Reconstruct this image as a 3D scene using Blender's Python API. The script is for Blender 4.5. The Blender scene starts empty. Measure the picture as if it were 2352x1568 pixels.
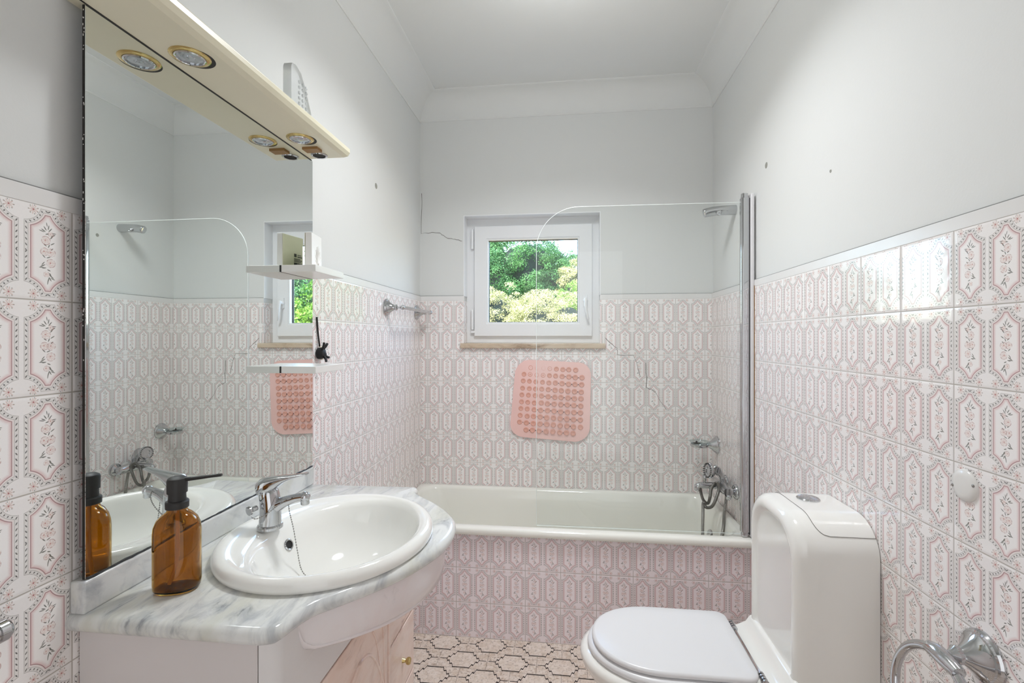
import bpy, bmesh, math, random
from mathutils import Vector, Matrix
import numpy as np
random.seed(7)
PI = math.pi
S = bpy.context.scene
COL = S.collection
XL, XR, YB, YP, YF = -.826, .7486, 2.623, 2.0334, -.75      # tiled faces of the walls, bath front, wall behind the camera
TZ, ZC = 1.5, 2.63                                           # top of the tiling, ceiling
V = Vector

# ------------------------------------------------------------------ helpers
def lin(r, g, b):
    f = lambda c: (c/255/12.92) if c <= 10 else ((c/255+.055)/1.055)**2.4
    return (f(r), f(g), f(b), 1)

def tag(o, label=None, cat=None, group=None, kind=None):
    if label: o['label'] = label
    if cat: o['category'] = cat
    if group: o['group'] = group
    if kind: o['kind'] = kind
    return o

def thing(name, loc, label, cat, group=None):
    o = bpy.data.objects.new(name, None); COL.objects.link(o)
    o.location = loc; o.empty_display_size = .05
    return tag(o, label, cat, group)

def world_loc(o):
    p = V((0, 0, 0))
    while o is not None:
        p = p + o.location; o = o.parent
    return p

def obj(name, bm, mat, parent=None, smooth=True, bevel=0, segs=3, sub=0, uv=None, recalc=True, angle=40):
    """link a bmesh built in world coordinates as ONE mesh object"""
    if recalc: bmesh.ops.recalc_face_normals(bm, faces=bm.faces)
    if uv:
        lay = bm.loops.layers.uv.new('UVMap')
        for f in bm.faces:
            n = f.normal
            for l in f.loops: l[lay].uv = uv(l.vert.co, n)
    if parent is not None:
        bmesh.ops.translate(bm, verts=bm.verts, vec=-world_loc(parent))
    me = bpy.data.meshes.new(name); bm.to_mesh(me); bm.free()
    for m in (mat if isinstance(mat, (list, tuple)) else [mat]): me.materials.append(m)
    o = bpy.data.objects.new(name, me); COL.objects.link(o)
    if parent is not None: o.parent = parent
    if smooth:
        for p in me.polygons: p.use_smooth = True
        try: me.set_sharp_from_angle(angle=math.radians(angle))
        except Exception: pass
    if bevel:
        m = o.modifiers.new('b', 'BEVEL'); m.width = bevel; m.segments = segs; m.limit_method = 'ANGLE'; m.angle_limit = math.radians(35)
    if sub:
        m = o.modifiers.new('s', 'SUBSURF'); m.levels = sub; m.render_levels = sub
    return o

def box(bm, x0, x1, y0, y1, z0, z1, mi=0):
    v = [bm.verts.new(c) for c in [(x0,y0,z0),(x1,y0,z0),(x1,y1,z0),(x0,y1,z0),(x0,y0,z1),(x1,y0,z1),(x1,y1,z1),(x0,y1,z1)]]
    for q in [(0,3,2,1),(4,5,6,7),(0,1,5,4),(1,2,6,5),(2,3,7,6),(3,0,4,7)]:
        f = bm.faces.new([v[i] for i in q]); f.material_index = mi
    return bm

def rings(bm, R, cap0=True, cap1=True, closed=True, mi=0):
    """skin a list of rings with equal vertex counts"""
    VR = [[bm.verts.new(p) for p in r] for r in R]
    n = len(R[0])
    for a, b in zip(VR, VR[1:]):
        for i in range(n if closed else n-1):
            j = (i+1) % n
            f = bm.faces.new([a[i], a[j], b[j], b[i]]); f.material_index = mi
    if cap0: bm.faces.new(VR[0][::-1]).material_index = mi
    if cap1: bm.faces.new(VR[-1]).material_index = mi
    return VR

def basis(d):
    d = V(d).normalized()
    a = V((0,0,1)) if abs(d.z) < .9 else V((1,0,0))
    u = d.cross(a).normalized(); w = d.cross(u).normalized()
    return d, u, w

def lathe(bm, o, d, prof, n=32, cap0=True, cap1=True, mi=0):
    """prof = [(radius, distance along axis)]"""
    d, u, w = basis(d); o = V(o)
    R = [[o + d*h + (u*math.cos(2*PI*i/n) + w*math.sin(2*PI*i/n))*max(r, 1e-4) for i in range(n)] for r, h in prof]
    rings(bm, R, cap0, cap1, mi=mi); return bm

def catmull(P, k=8, closed=False):
    P = [V(p) for p in P]; n = len(P); out = []
    rng = range(n if closed else n-1)
    for i in rng:
        g = (lambda q: P[q % n]) if closed else (lambda q: P[min(max(q, 0), n-1)])
        a, b, c, d = g(i-1), g(i), g(i+1), g(i+2)
        for s in range(k):
            t = s/k
            out.append(.5*((2*b) + (c-a)*t + (2*a-5*b+4*c-d)*t*t + (3*b-a-3*c+d)*t**3))
    if not closed: out.append(P[-1])
    return out

def tube(bm, P, r, n=12, caps=True, mi=0):
    P = [V(p) for p in P]; R = []; up = None
    rr = r if callable(r) else (lambda t: r)
    for i, p in enumerate(P):
        d = (P[min(i+1, len(P)-1)] - P[max(i-1, 0)]).normalized()
        if up is None: _, u, w = basis(d)
        else:
            u = (up - d*up.dot(d)).normalized(); w = d.cross(u)
        up = u
        q = rr(i/max(1, len(P)-1))
        R.append([p + (u*math.cos(2*PI*k/n) + w*math.sin(2*PI*k/n))*q for k in range(n)])
    rings(bm, R, caps, caps, mi=mi); return bm

def prism(bm, P2, f0, f1, mi=0):
    """extrude outline: f0/f1 map (a,b)->point"""
    a = [bm.verts.new(f0(*p)) for p in P2]; b = [bm.verts.new(f1(*p)) for p in P2]; n = len(P2)
    bm.faces.new(a[::-1]).material_index = mi; bm.faces.new(b).material_index = mi
    for i in range(n):
        bm.faces.new([a[i], a[(i+1) % n], b[(i+1) % n], b[i]]).material_index = mi
    return bm

def sphere(bm, c, r, n=12, m=8, sc=(1,1,1), mi=0):
    R = []
    for j in range(1, m):
        t = PI*j/m
        R.append([V(c) + V((r*sc[0]*math.sin(t)*math.cos(2*PI*i/n), r*sc[1]*math.sin(t)*math.sin(2*PI*i/n), -r*sc[2]*math.cos(t))) for i in range(n)])
    rings(bm, R, mi=mi); return bm

def rrect(cx, cy, hx, hy, r, k=6):
    out = []
    for sx, sy, a0 in ((1,1,0), (-1,1,PI/2), (-1,-1,PI), (1,-1,3*PI/2)):
        for i in range(k+1):
            a = a0 + PI/2*i/k
            out.append((cx + sx*(hx-r) + r*math.cos(a), cy + sy*(hy-r) + r*math.sin(a)))
    return out

B = bmesh.new

# ------------------------------------------------------------------ node helper
class NT:
    def __init__(s, name):
        s.m = bpy.data.materials.new(name); s.m.use_nodes = True
        s.t = s.m.node_tree; s.t.nodes.clear()
        s.out = s.t.nodes.new('ShaderNodeOutputMaterial')
    def n(s, typ, **kw):
        x = s.t.nodes.new(typ)
        for k, v in kw.items(): setattr(x, k, v)
        return x
    def link(s, a, b): s.t.links.new(a, b)
    def put(s, sock, v):
        if hasattr(v, 'is_output') or isinstance(v, bpy.types.NodeSocket): s.link(v, sock)
        else: sock.default_value = v
    def m_(s, op, a, b=None, c=None):
        x = s.n('ShaderNodeMath', operation=op)
        s.put(x.inputs[0], a)
        if b is not None: s.put(x.inputs[1], b)
        if c is not None: s.put(x.inputs[2], c)
        return x.outputs[0]
    def add(s, a, b): return s.m_('ADD', a, b)
    def sub(s, a, b): return s.m_('SUBTRACT', a, b)
    def mul(s, a, b): return s.m_('MULTIPLY', a, b)
    def mx(s, a, b): return s.m_('MAXIMUM', a, b)
    def mn(s, a, b): return s.m_('MINIMUM', a, b)
    def ab(s, a): return s.m_('ABSOLUTE', a)
    def hyp(s, a, b): return s.m_('SQRT', s.add(s.mul(a, a), s.mul(b, b)))
    def step(s, v, e0, e1, o0=0., o1=1.):
        x = s.n('ShaderNodeMapRange', interpolation_type='SMOOTHSTEP')
        s.put(x.inputs[0], v); s.put(x.inputs[1], e0); s.put(x.inputs[2], e1); x.inputs[3].default_value = o0; x.inputs[4].default_value = o1
        return x.outputs[0]
    def xyz(s, a, b, c=0.):
        x = s.n('ShaderNodeCombineXYZ'); s.put(x.inputs[0], a); s.put(x.inputs[1], b); s.put(x.inputs[2], c); return x.outputs[0]
    def sep(s, v):
        x = s.n('ShaderNodeSeparateXYZ'); s.link(v, x.inputs[0]); return x.outputs
    def mix(s, f, a, b):
        x = s.n('ShaderNodeMix', data_type='RGBA'); s.put(x.inputs[0], f); s.put(x.inputs[6], a); s.put(x.inputs[7], b); return x.outputs[2]
    def noise(s, v, scale, detail=3, rough=.5, col=False, dist=0.):
        x = s.n('ShaderNodeTexNoise'); s.link(v, x.inputs['Vector']); x.inputs['Scale'].default_value = scale
        x.inputs['Detail'].default_value = detail; x.inputs['Roughness'].default_value = rough; x.inputs['Distortion'].default_value = dist
        return x.outputs['Color' if col else 'Fac']
    def map_(s, v, loc=(0,0,0), rot=(0,0,0), sc=(1,1,1), typ='POINT'):
        x = s.n('ShaderNodeMapping', vector_type=typ); s.link(v, x.inputs[0])
        x.inputs[1].default_value = loc; x.inputs[2].default_value = rot; x.inputs[3].default_value = sc; return x.outputs[0]
    def vlen(s, v):
        x = s.n('ShaderNodeVectorMath', operation='LENGTH'); s.link(v, x.inputs[0]); return x.outputs['Value']
    def bump(s, h, strength=.3, dist=.001):
        x = s.n('ShaderNodeBump'); x.inputs['Strength'].default_value = strength; x.inputs['Distance'].default_value = dist; s.link(h, x.inputs['Height']); return x.outputs[0]
    def bsdf(s, color=(.8,.8,.8,1), rough=.5, metal=0., ior=1.5, spec=.5, coat=0., trans=0., normal=None, sss=0.):
        x = s.n('ShaderNodeBsdfPrincipled')
        s.put(x.inputs['Base Color'], color); s.put(x.inputs['Roughness'], rough); s.put(x.inputs['Metallic'], metal)
        x.inputs['IOR'].default_value = ior; x.inputs['Specular IOR Level'].default_value = spec
        x.inputs['Coat Weight'].default_value = coat; x.inputs['Coat Roughness'].default_value = .05
        x.inputs['Transmission Weight'].default_value = trans
        if sss: x.inputs['Subsurface Weight'].default_value = sss; x.inputs['Subsurface Radius'].default_value = (.01,.006,.004)
        if normal is not None: s.link(normal, x.inputs['Normal'])
        s.link(x.outputs[0], s.out.inputs[0]); return x
    def pos(s): return s.n('ShaderNodeNewGeometry').outputs['Position']
    def uv(s):
        return s.n('ShaderNodeUVMap', uv_map='UVMap').outputs[0]

def simple(name, rgb, rough=.5, metal=0., var=.04, scale=6., bump=0., bscale=60., **kw):
    t = NT(name); p = t.pos()
    c = lin(*rgb)
    n = t.noise(p, scale, 4)
    d = tuple(max(0, x*(1-var)) for x in c[:3]) + (1,); e = tuple(min(1, x*(1+var)) for x in c[:3]) + (1,)
    col = t.mix(n, d, e)
    nb = t.bump(t.noise(p, bscale, 4), bump, .002) if bump else None
    t.bsdf(col, rough, metal, normal=nb, **kw)
    return t.m

# ------------------------------------------------------------------ materials
def mat_tile(name, ground, pinkness=1.):
    t = NT(name); uv = t.uv(); u, v, _ = t.sep(uv)
    fu = t.m_('FRACT', t.mul(u, 1/.15)); fv = t.m_('FRACT', t.mul(v, 1/.15))
    gd = t.mul(t.mn(t.mn(fu, t.sub(1., fu)), t.mn(fv, t.sub(1., fv))), .15)
    grout = t.step(gd, .0007, .0015, 1., 0.)
    x = t.mul(t.sub(t.m_('FRACT', t.mul(u, 1/.075)), .5), .075); y = t.mul(t.sub(fv, .5), .15)
    ax, ay = t.ab(x), t.ab(y)
    cd = t.hyp(t.sub(ax, .0375), t.sub(ay, .075))
    d = t.mx(t.mx(t.sub(ax, .0252), t.sub(ay, .0605)), t.sub(.0365, cd))
    fine = t.noise(uv, 900., 2); mid = t.noise(uv, 260., 2)
    G = lin(*ground)
    wash = t.mix(t.step(mid, .3, .7), G, tuple(c*.985 for c in G[:3])+(1,))
    col = t.mix(t.step(d, .001, -.001), wash, lin(*[min(255, c+2) for c in ground]))
    # pink inner shading that fades into the cartouche
    inner = t.mul(t.step(t.add(d, t.mul(t.sub(fine, .5), .0035)), -.0072, .0012), t.step(d, .0004, -.0004))
    col = t.mix(t.mul(inner, .66*pinkness), col, lin(208, 152, 152))
    line = t.step(t.ab(t.add(d, .0003)), .0010, .0003)
    col = t.mix(t.mul(line, .72), col, lin(148, 96, 96))
    pl = t.step(t.ab(t.sub(d, .0016)), .0011, .0004)
    col = t.mix(t.mul(pl, .35), col, lin(230, 204, 198))
    # woven band with dark beads
    band = t.mul(t.step(d, .0026, .0031), t.step(d, .0088, .0083))
    weave = t.step(t.m_('SINE', t.mul(t.add(t.add(x, y), t.mul(fine, .004)), 2600.)), -.2, .6)
    edge = t.mx(t.step(t.ab(t.sub(d, .0031)), .0007, .0003), t.step(t.ab(t.sub(d, .0085)), .0007, .0003))
    col = t.mix(t.mul(band, t.add(.05, t.mul(weave, .2))), col, lin(134, 130, 116))
    col = t.mix(t.mul(edge, .42), col, lin(126, 118, 108))
    tt = t.sub(t.m_('FRACT', t.mul(t.sub(ay, ax), 1/.0086)), .5)
    dot = t.step(t.hyp(t.mul(tt, .0086), t.sub(d, .0058)), .0019, .0010)
    col = t.mix(t.mul(dot, .85), col, lin(66, 62, 58))
    # corner rosettes
    rx, ry = t.sub(ax, .0208), t.sub(ay, .0655)
    rr = t.hyp(rx, ry); ang = t.m_('ARCTAN2', ry, rx)
    pet = t.step(t.sub(rr, t.add(.0052, t.mul(t.m_('COSINE', t.mul(ang, 9.)), .0026))), .0004, -.0006)
    pet = t.mul(pet, t.step(fine, .3, .6))
    col = t.mix(t.mul(pet, .62), col, lin(204, 158, 142))
    tip = t.mul(t.step(t.ab(t.sub(rr, .0068)), .0014, .0006), t.step(t.m_('COSINE', t.mul(ang, 7.)), .55, .85))
    col = t.mix(t.mul(tip, .6), col, lin(116, 110, 92))
    col = t.mix(t.mul(t.step(rr, .0017, .0008), .8), col, lin(168, 72, 76))
    # bouquet
    P2 = t.xyz(x, y)
    def ell(cx, cy, a, b, rot, c, f, soft=.45, rag=None):
        nonlocal col
        L = t.vlen(t.map_(P2, (cx, cy, 0), (0, 0, rot), (a, b, 1), 'TEXTURE'))
        k = t.step(L, 1.0, 1.0-soft)
        if rag is not None: k = t.mul(k, rag)
        col = t.mix(t.mul(k, f), col, lin(*c))
    rag = t.step(t.noise(uv, 520., 3), .36, .56)
    for cx, cy, a, b, r in [(-.009,.0345,.0045,.0008,2.9),(.0035,.038,.0045,.0009,.9),(.009,.0335,.004,.0008,.1),(-.007,-.0165,.004,.0008,.9),(-.0095,-.023,.004,.0008,.1),(.0075,-.040,.004,.0008,-.4),(.0035,-.0405,.004,.0009,-1.1),(0,-.046,.004,.0007,1.4),(-.0015,.046,.004,.0007,1.75),(.007,.0165,.004,.0009,.6),(.0015,.012,.0035,.0009,1.2),(-.006,-.005,.0035,.0009,-.8),(.001,-.006,.0035,.0009,.4),(-.004,.0395,.0042,.0009,-1.0),(.001,.0415,.0045,.0009,1.4),(-.0065,.036,.004,.001,2.6),(.008,.030,.0042,.001,.5),(.0055,.0265,.0035,.001,.9),(-.001,.031,.003,.001,0.3),
                            (-.0075,-.020,.0048,.001,.55),(-.0055,-.0235,.0035,.001,.2),(.0015,-.0265,.003,.001,-.4),(.0055,-.0365,.0048,.001,-.7),(.0035,-.033,.003,.0011,-1.0),(.001,-.0415,.0045,.0009,1.3),(.006,.0075,.003,.0009,.8),(-.004,.013,.003,.0009,-.6)]:
        ell(cx, cy, a*1.12, b*1.15, r, (84, 86, 74), .85)
    for cx, cy, a in [(-.0030,.0205,.0070),(.0045,.0315,.0045),(-.0050,.0025,.0064),(.0050,.0020,.0066),(.0045,-.0150,.0070),(-.0020,-.0335,.0046)]:
        ell(cx, cy, a, a*.95, 0, (226, 199, 190), .66, .5, rag)
        ell(cx-.0008, cy+.0004, a*.26, a*.24, 0, (186, 116, 108), .7, .6)
        L = t.vlen(t.map_(P2, (cx, cy, 0), (0,0,0), (a, a, 1), 'TEXTURE'))
        col = t.mix(t.mul(t.mul(t.step(t.ab(t.sub(L, .92)), .16, .04), t.step(mid, .35, .6)), .6), col, lin(170, 112, 104))
    col = t.mix(t.mul(grout, .85), col, lin(172, 164, 154))
    # gentle per tile tilt, glaze waviness, sunk grout
    wn = t.n('ShaderNodeTexWhiteNoise', noise_dimensions='2D')
    t.link(t.xyz(t.m_('FLOOR', t.mul(u, 1/.15)), t.m_('FLOOR', t.mul(v, 1/.15))), wn.inputs['Vector'])
    r1, r2, _ = t.sep(wn.outputs['Color'])
    tilt = t.add(t.mul(t.mul(t.sub(r1, .5), fu), .0011), t.mul(t.mul(t.sub(r2, .5), fv), .0011))
    wav = t.mul(t.noise(uv, 26., 2), .0006)
    pil = t.mul(t.step(gd, 0., .006), .0007)
    h = t.add(t.add(tilt, wav), pil)
    nb = t.bump(h, .8, 1.)
    t.bsdf(col, t.add(.09, t.mul(grout, .5)), normal=nb, spec=.5, ior=1.52)
    return t.m

def mat_floor():
    t = NT('floor tiles'); p = t.pos(); X, Y, _ = t.sep(p)
    W, H = .1972, .1
    rv = t.mul(t.sub(1.94, Y), 1/H); row = t.m_('FLOOR', rv)
    off = t.mul(t.m_('FLOORED_MODULO', row, 2.), .5)
    ru = t.add(t.mul(t.add(X, .42), 1/W), t.sub(.5, off))         # odd rows carry the joints of row one
    fu, fv = t.m_('FRACT', ru), t.m_('FRACT', rv)
    x = t.mul(t.sub(fu, .5), W); y = t.mul(t.sub(fv, .5), H)
    ax, ay = t.ab(x), t.ab(y)
    gd = t.mn(t.sub(W/2, ax), t.sub(H/2, ay))
    grout = t.step(gd, .0006, .0014, 1., 0.)
    k = t.mul(t.sub(ax, .029), 1/.0385)                            # 0 at the flat end, 1 at the point
    kk = t.m_('MAXIMUM', k, 0.)
    Yb = t.add(t.mul(t.sub(1., kk), .0452), t.mul(t.mul(t.m_('SINE', t.mul(kk, 5.4*PI)), .0050), t.step(kk, 1.04, .86)))
    g = t.mul(t.sub(ay, Yb), t.step(kk, 0., .1, 1., .72))
    wob = t.mul(t.sub(t.noise(p, 90., 2), .5), .0016)
    ov = t.mul(t.step(t.ab(t.add(g, wob)), .0031, .0021), t.step(ax, .0690, .0672))
    bar = t.mul(t.mul(t.step(t.ab(t.add(y, wob)), .0023, .0014), t.step(ax, .0655, .067)), t.step(gd, .0035, .005))
    ink = t.mx(ov, bar)
    n1 = t.noise(p, 42., 5, .65, dist=1.2); n2 = t.noise(p, 95., 4, .6, dist=.8)
    base = t.mix(t.step(n1, .35, .62), lin(206, 188, 172), lin(224, 212, 202))
    base = t.mix(t.mul(t.step(n2, .50, .66), .62), base, lin(142, 124, 110))
    base = t.mix(t.step(g, .001, -.002), base, t.mix(.25, base, lin(228, 216, 206)))
    base = t.mix(t.mul(grout, .75), base, lin(128, 116, 104))
    col = t.mix(ink, base, lin(34, 28, 26))
    t.bsdf(col, t.add(.18, t.mul(grout, .4)), normal=t.bump(t.add(t.mul(t.step(gd, 0., .003), .0006), t.mul(n1, .0002)), .6, 1.))
    return t.m

def mat_plaster(name, rgb):
    t = NT(name); p = t.pos()
    n = t.noise(p, 2.2, 5, .6); c = lin(*rgb)
    col = t.mix(n, tuple(v*.985 for v in c[:3])+(1,), c)
    h = t.add(t.noise(p, 160., 4, .6), t.mul(t.noise(p, 22., 3), 2.))
    t.bsdf(col, .62, normal=t.bump(h, .12, .0015), spec=.3); return t.m

def mat_marble(name, base, vein, warm, sc=(1,1,1), rough=.12, rot=.5, f=1.):
    t = NT(name); p = t.pos()
    q = t.map_(p, rot=(0,0,rot), sc=sc)
    n1 = t.noise(q, 5., 6, .55, dist=.8); n2 = t.noise(q, 9., 6, .6, dist=1.); n3 = t.noise(q, 30., 4, .6, dist=.6)
    col = t.mix(t.step(n1, .35, .68), lin(*base), lin(*warm))
    veil = t.step(n2, .44, .72)
    col = t.mix(t.mul(veil, .72*f), col, lin(*vein))
    thin = t.mul(t.step(t.ab(t.sub(n1, .52)), .03, .002), t.step(n2, .5, .66))
    col = t.mix(t.mul(t.mul(thin, t.step(n3, .40, .6)), .6*f), col, tuple(v*.32 for v in lin(*vein)[:3])+(1,))
    col = t.mix(t.mul(t.step(n3, .55, .7), .25*f), col, lin(*vein))
    t.bsdf(col, rough, spec=.5); return t.m

def mat_pane(name, tint=(.97,.985,.975), refl=1.):
    t = NT(name)
    tr = t.n('ShaderNodeBsdfTransparent'); tr.inputs[0].default_value = (*tint, 1)
    gl = t.n('ShaderNodeBsdfGlossy'); gl.inputs['Roughness'].default_value = .0; gl.inputs[0].default_value = (1,1,1,1)
    lw = t.n('ShaderNodeLayerWeight'); lw.inputs[0].default_value = .5
    fr = t.add(.02, t.mul(t.m_('POWER', lw.outputs['Facing'], 5.), .6))     # Schlick, the same from both sides
    mx = t.n('ShaderNodeMixShader'); t.put(mx.inputs[0], t.mul(fr, refl)); t.link(tr.outputs[0], mx.inputs[1]); t.link(gl.outputs[0], mx.inputs[2])
    t.link(mx.outputs[0], t.out.inputs[0]); return t.m

def mat_leaf(name, a, b, c):
    t = NT(name); p = t.pos()
    n = t.noise(p, 2.3, 3); n2 = t.noise(p, 23., 2)
    col = t.mix(t.step(n, .35, .65), lin(*a), lin(*b)); col = t.mix(t.step(n2, .5, .8), col, lin(*c))
    x = t.bsdf(col, .5, spec=.3)
    tl = t.n('ShaderNodeBsdfTranslucent'); t.link(col, tl.inputs[0])
    mx = t.n('ShaderNodeMixShader'); mx.inputs[0].default_value = .3
    t.link(x.outputs[0], mx.inputs[1]); t.link(tl.outputs[0], mx.inputs[2]); t.link(mx.outputs[0], t.out.inputs[0]); return t.m

M = {}
M['tile'] = mat_tile('rose cartouche tiles', (245, 241, 239))
M['panel_tile'] = mat_tile('rose cartouche tiles of the bath front', (247, 237, 240), 1.)
M['floor'] = mat_floor()
M['plaster'] = mat_plaster('white plaster', (222, 223, 221))
M['ceil'] = mat_plaster('ceiling white', (226, 227, 225))
M['cap'] = simple('glazed white cap strip', (228, 226, 224), .25)
M['shade'] = simple('grey joint above the cap strip', (132, 132, 130), .8)
M['crack'] = simple('hairline crack', (96, 90, 84), .9)
M['hole'] = simple('chipped plaster', (150, 150, 142), .9)
M['mirror'] = simple('silvered mirror', (236, 240, 238), .0, 1., var=0.)
M['backing'] = simple('dark mirror backing', (34, 30, 27), .7, var=.4, scale=40)
M['cream'] = simple('aged cream laminate', (226, 220, 196), .3)
M['shelf'] = simple('white laminate', (228, 226, 222), .22)
M['brass'] = simple('polished brass', (200, 178, 122), .2, 1.)
M['chrome'] = simple('polished chrome', (196, 197, 199), .06, 1., var=0.)
M['alu'] = simple('white anodised profile', (222, 220, 221), .3)
M['dark'] = simple('black rubber', (22, 20, 19), .55)
M['pump'] = simple('matte black pump plastic', (38, 37, 36), .5)
M['ceramic'] = simple('white sanitary ceramic', (240, 239, 234), .07, coat=.5, var=.01)
M['enamel'] = simple('white bath enamel', (238, 237, 229), .12, coat=.4, var=.01)
M['seat'] = simple('white seat plastic', (226, 226, 227), .3, var=.01)
M['upvc'] = simple('white window plastic', (236, 237, 238), .35, var=.01)
M['gloss'] = simple('white lacquered cabinet', (226, 223, 222), .16, var=.02)
M['side'] = simple('cabinet side laminate', (214, 208, 206), .4)
M['pinkdoor'] = mat_marble('pink marbled cabinet door', (238, 212, 198), (206, 168, 150), (240, 222, 212), (1, 1, 2.2), .2, .3, .5)
M['bulge'] = mat_marble('white apron with reflected pink', (232, 222, 221), (222, 196, 196), (234, 228, 228), (1,1,1), .12, .2, .25)  # apron is white; the pink paints in the reflection of the doors
M['marble'] = mat_marble('grey veined marble', (224, 225, 223), (158, 162, 168), (208, 208, 198), (2.2, .8, 1), .12, .55)
M['sill'] = mat_marble('brown stone sill', (204, 184, 160), (150, 120, 92), (214, 200, 182), (.5, 1, 1), .4, 0)
M['pane'] = mat_pane('window glass')
M['screen'] = mat_pane('shower screen glass', (.975, .985, .98))
M['edge'] = simple('glass edge glow', (238, 244, 241), .2)  # near-white colour carries the light caught in the glass edge
M['lens'] = simple('lamp glass', (196, 204, 210), .08, .75, var=.3, scale=90)
M['amber'] = None
M['tan'] = simple('brown tape', (150, 112, 66), .5, var=.2, scale=30)
M['frost'] = simple('frosted white plastic', (246, 248, 248), .4, trans=.92)
M['carton'] = simple('white embossed carton', (232, 230, 226), .4)
M['cartonback'] = simple('yellowed carton back', (218, 214, 186), .5)
M['ink'] = simple('printed grey ink', (70, 70, 62), .6)
M['filler'] = simple('old beige filler', (216, 204, 176), .8)
M['mat'] = simple('pink bath mat vinyl', (242, 200, 193), .16, coat=.4)
M['cup'] = simple('darker suction cups', (226, 168, 152), .2)
M['pit'] = simple('hole in mat', (40, 26, 24), .8)
M['tubeplastic'] = simple('clear dip tube', (250, 236, 200), .3)
M['hose'] = simple('ribbed chrome hose', (164, 162, 158), .26, 1., bump=.5, bscale=420)
M['glassdish'] = mat_pane('clear glass dish', (.86, .9, .9))
M['lampshade'] = simple('opal lamp glass', (240, 238, 230), .4)
M['bark'] = simple('bark', (92, 78, 62), .9, var=.3)
M['earth'] = simple('dry hillside earth', (116, 104, 70), 1., var=.3, scale=2)
M['leafdark'] = mat_leaf('deep green leaves', (44, 84, 52), (70, 116, 62), (112, 150, 92))
M['leafmid'] = mat_leaf('bright green leaves', (66, 112, 40), (112, 150, 58), (158, 178, 96))
M['leafpale'] = mat_leaf('dry olive leaves', (132, 138, 92), (166, 164, 116), (204, 198, 158))

def amber():
    t = NT('amber glass'); x = t.bsdf(lin(200, 152, 62), .02, trans=1., ior=1.45)
    return t.m
M['amber'] = amber()

# ------------------------------------------------------------------ setting
uvL = lambda c, n: ((c.y-.7117) if abs(n.x) > .5 else c.x, c.z)
uvR = lambda c, n: ((c.y-1.0313) if abs(n.x) > .5 else c.x, c.z)
uvB = lambda c, n: ((c.y-2.55) if abs(n.x) > .5 else c.x+.7857, c.z)
uvP = lambda c, n: (c.x+.6323, c.z)
st = lambda o: tag(o, kind='structure')
PO = .008                                       # plaster stands this far behind the tile face
T = .0012

bm = B(); box(bm, XL-.2, XR+.2, YF-.2, YB+.25, -.1, 0); st(obj('floor', bm, M['floor'], smooth=False))
bm = B(); box(bm, XL-.2, XR+.2, YF-.2, YB+.25, ZC, ZC+.1); st(obj('ceiling', bm, M['ceil'], smooth=False))

bm = B(); box(bm, XL-.15, XL-PO, YF, YB+.25, 0, ZC); wl = st(obj('wall_left', bm, M['plaster'], smooth=False))
bm = B(); box(bm, XL-PO, XL, YF, YB, 0, TZ); st(obj('tiling', bm, M['tile'], wl, smooth=False, uv=uvL))
bm = B(); box(bm, XR+PO, XR+.15, YF, YB+.25, 0, ZC); wr = st(obj('wall_right', bm, M['plaster'], smooth=False))
bm = B(); box(bm, XR, XR+PO, YF, YB, 0, TZ); st(obj('tiling', bm, M['tile'], wr, smooth=False, uv=uvR))
WX0, WX1, WZ0, WZ1 = -.582, .174, 1.250, 1.976
bm = B()
for a in [(XL-PO, WX0, 0, ZC), (WX1, XR+PO, 0, ZC), (WX0, WX1, 0, WZ0), (WX0, WX1, WZ1, ZC)]:
    box(bm, a[0], a[1], YB+PO, YB+.25, a[2], a[3])
wb = st(obj('wall_back', bm, M['plaster'], smooth=False))
bm = B()
for a in [(XL, WX0, 0, TZ), (WX1, XR, 0, TZ), (WX0, WX1, 0, WZ0-.016)]:
    box(bm, a[0], a[1], YB, YB+PO, a[2], a[3])
box(bm, WX0, WX0+.004, YB+.0005, YB+.094, WZ0+.013, TZ); box(bm, WX1-.004, WX1, YB+.0005, YB+.094, WZ0+.013, TZ)
st(obj('tiling', bm, M['tile'], wb, smooth=False, uv=uvB))
# wall behind the camera with its closed door
bm = B(); box(bm, XL-.15, XR+.15, YF-.15, YF, 0, ZC); st(obj('wall_front', bm, M['plaster'], smooth=False))
bm = B(); box(bm, -.45, .40, YF, YF+.03, 0, 2.05); st(obj('door_1', bm, M['shelf'], smooth=False, bevel=.004))
# cap strips above the tiling
def strip(name, pts, shade):
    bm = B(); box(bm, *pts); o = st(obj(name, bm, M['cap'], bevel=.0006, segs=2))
    bm = B(); box(bm, *shade); st(obj('shade_line', bm, M['shade'], o, smooth=False))  # thin grey box drawn in for the shade above the strip
Z1 = TZ+.026
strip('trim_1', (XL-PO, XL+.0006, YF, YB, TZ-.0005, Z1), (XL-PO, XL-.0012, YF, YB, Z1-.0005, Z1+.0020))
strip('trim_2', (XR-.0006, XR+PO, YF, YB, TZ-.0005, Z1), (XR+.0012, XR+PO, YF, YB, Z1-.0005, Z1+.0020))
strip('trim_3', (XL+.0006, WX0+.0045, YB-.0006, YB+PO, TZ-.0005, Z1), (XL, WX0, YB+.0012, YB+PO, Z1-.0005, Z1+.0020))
strip('trim_4', (WX1-.0045, XR-.0006, YB-.0006, YB+PO, TZ-.0005, Z1), (WX1, XR, YB+.0012, YB+PO, Z1-.0005, Z1+.0020))
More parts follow.
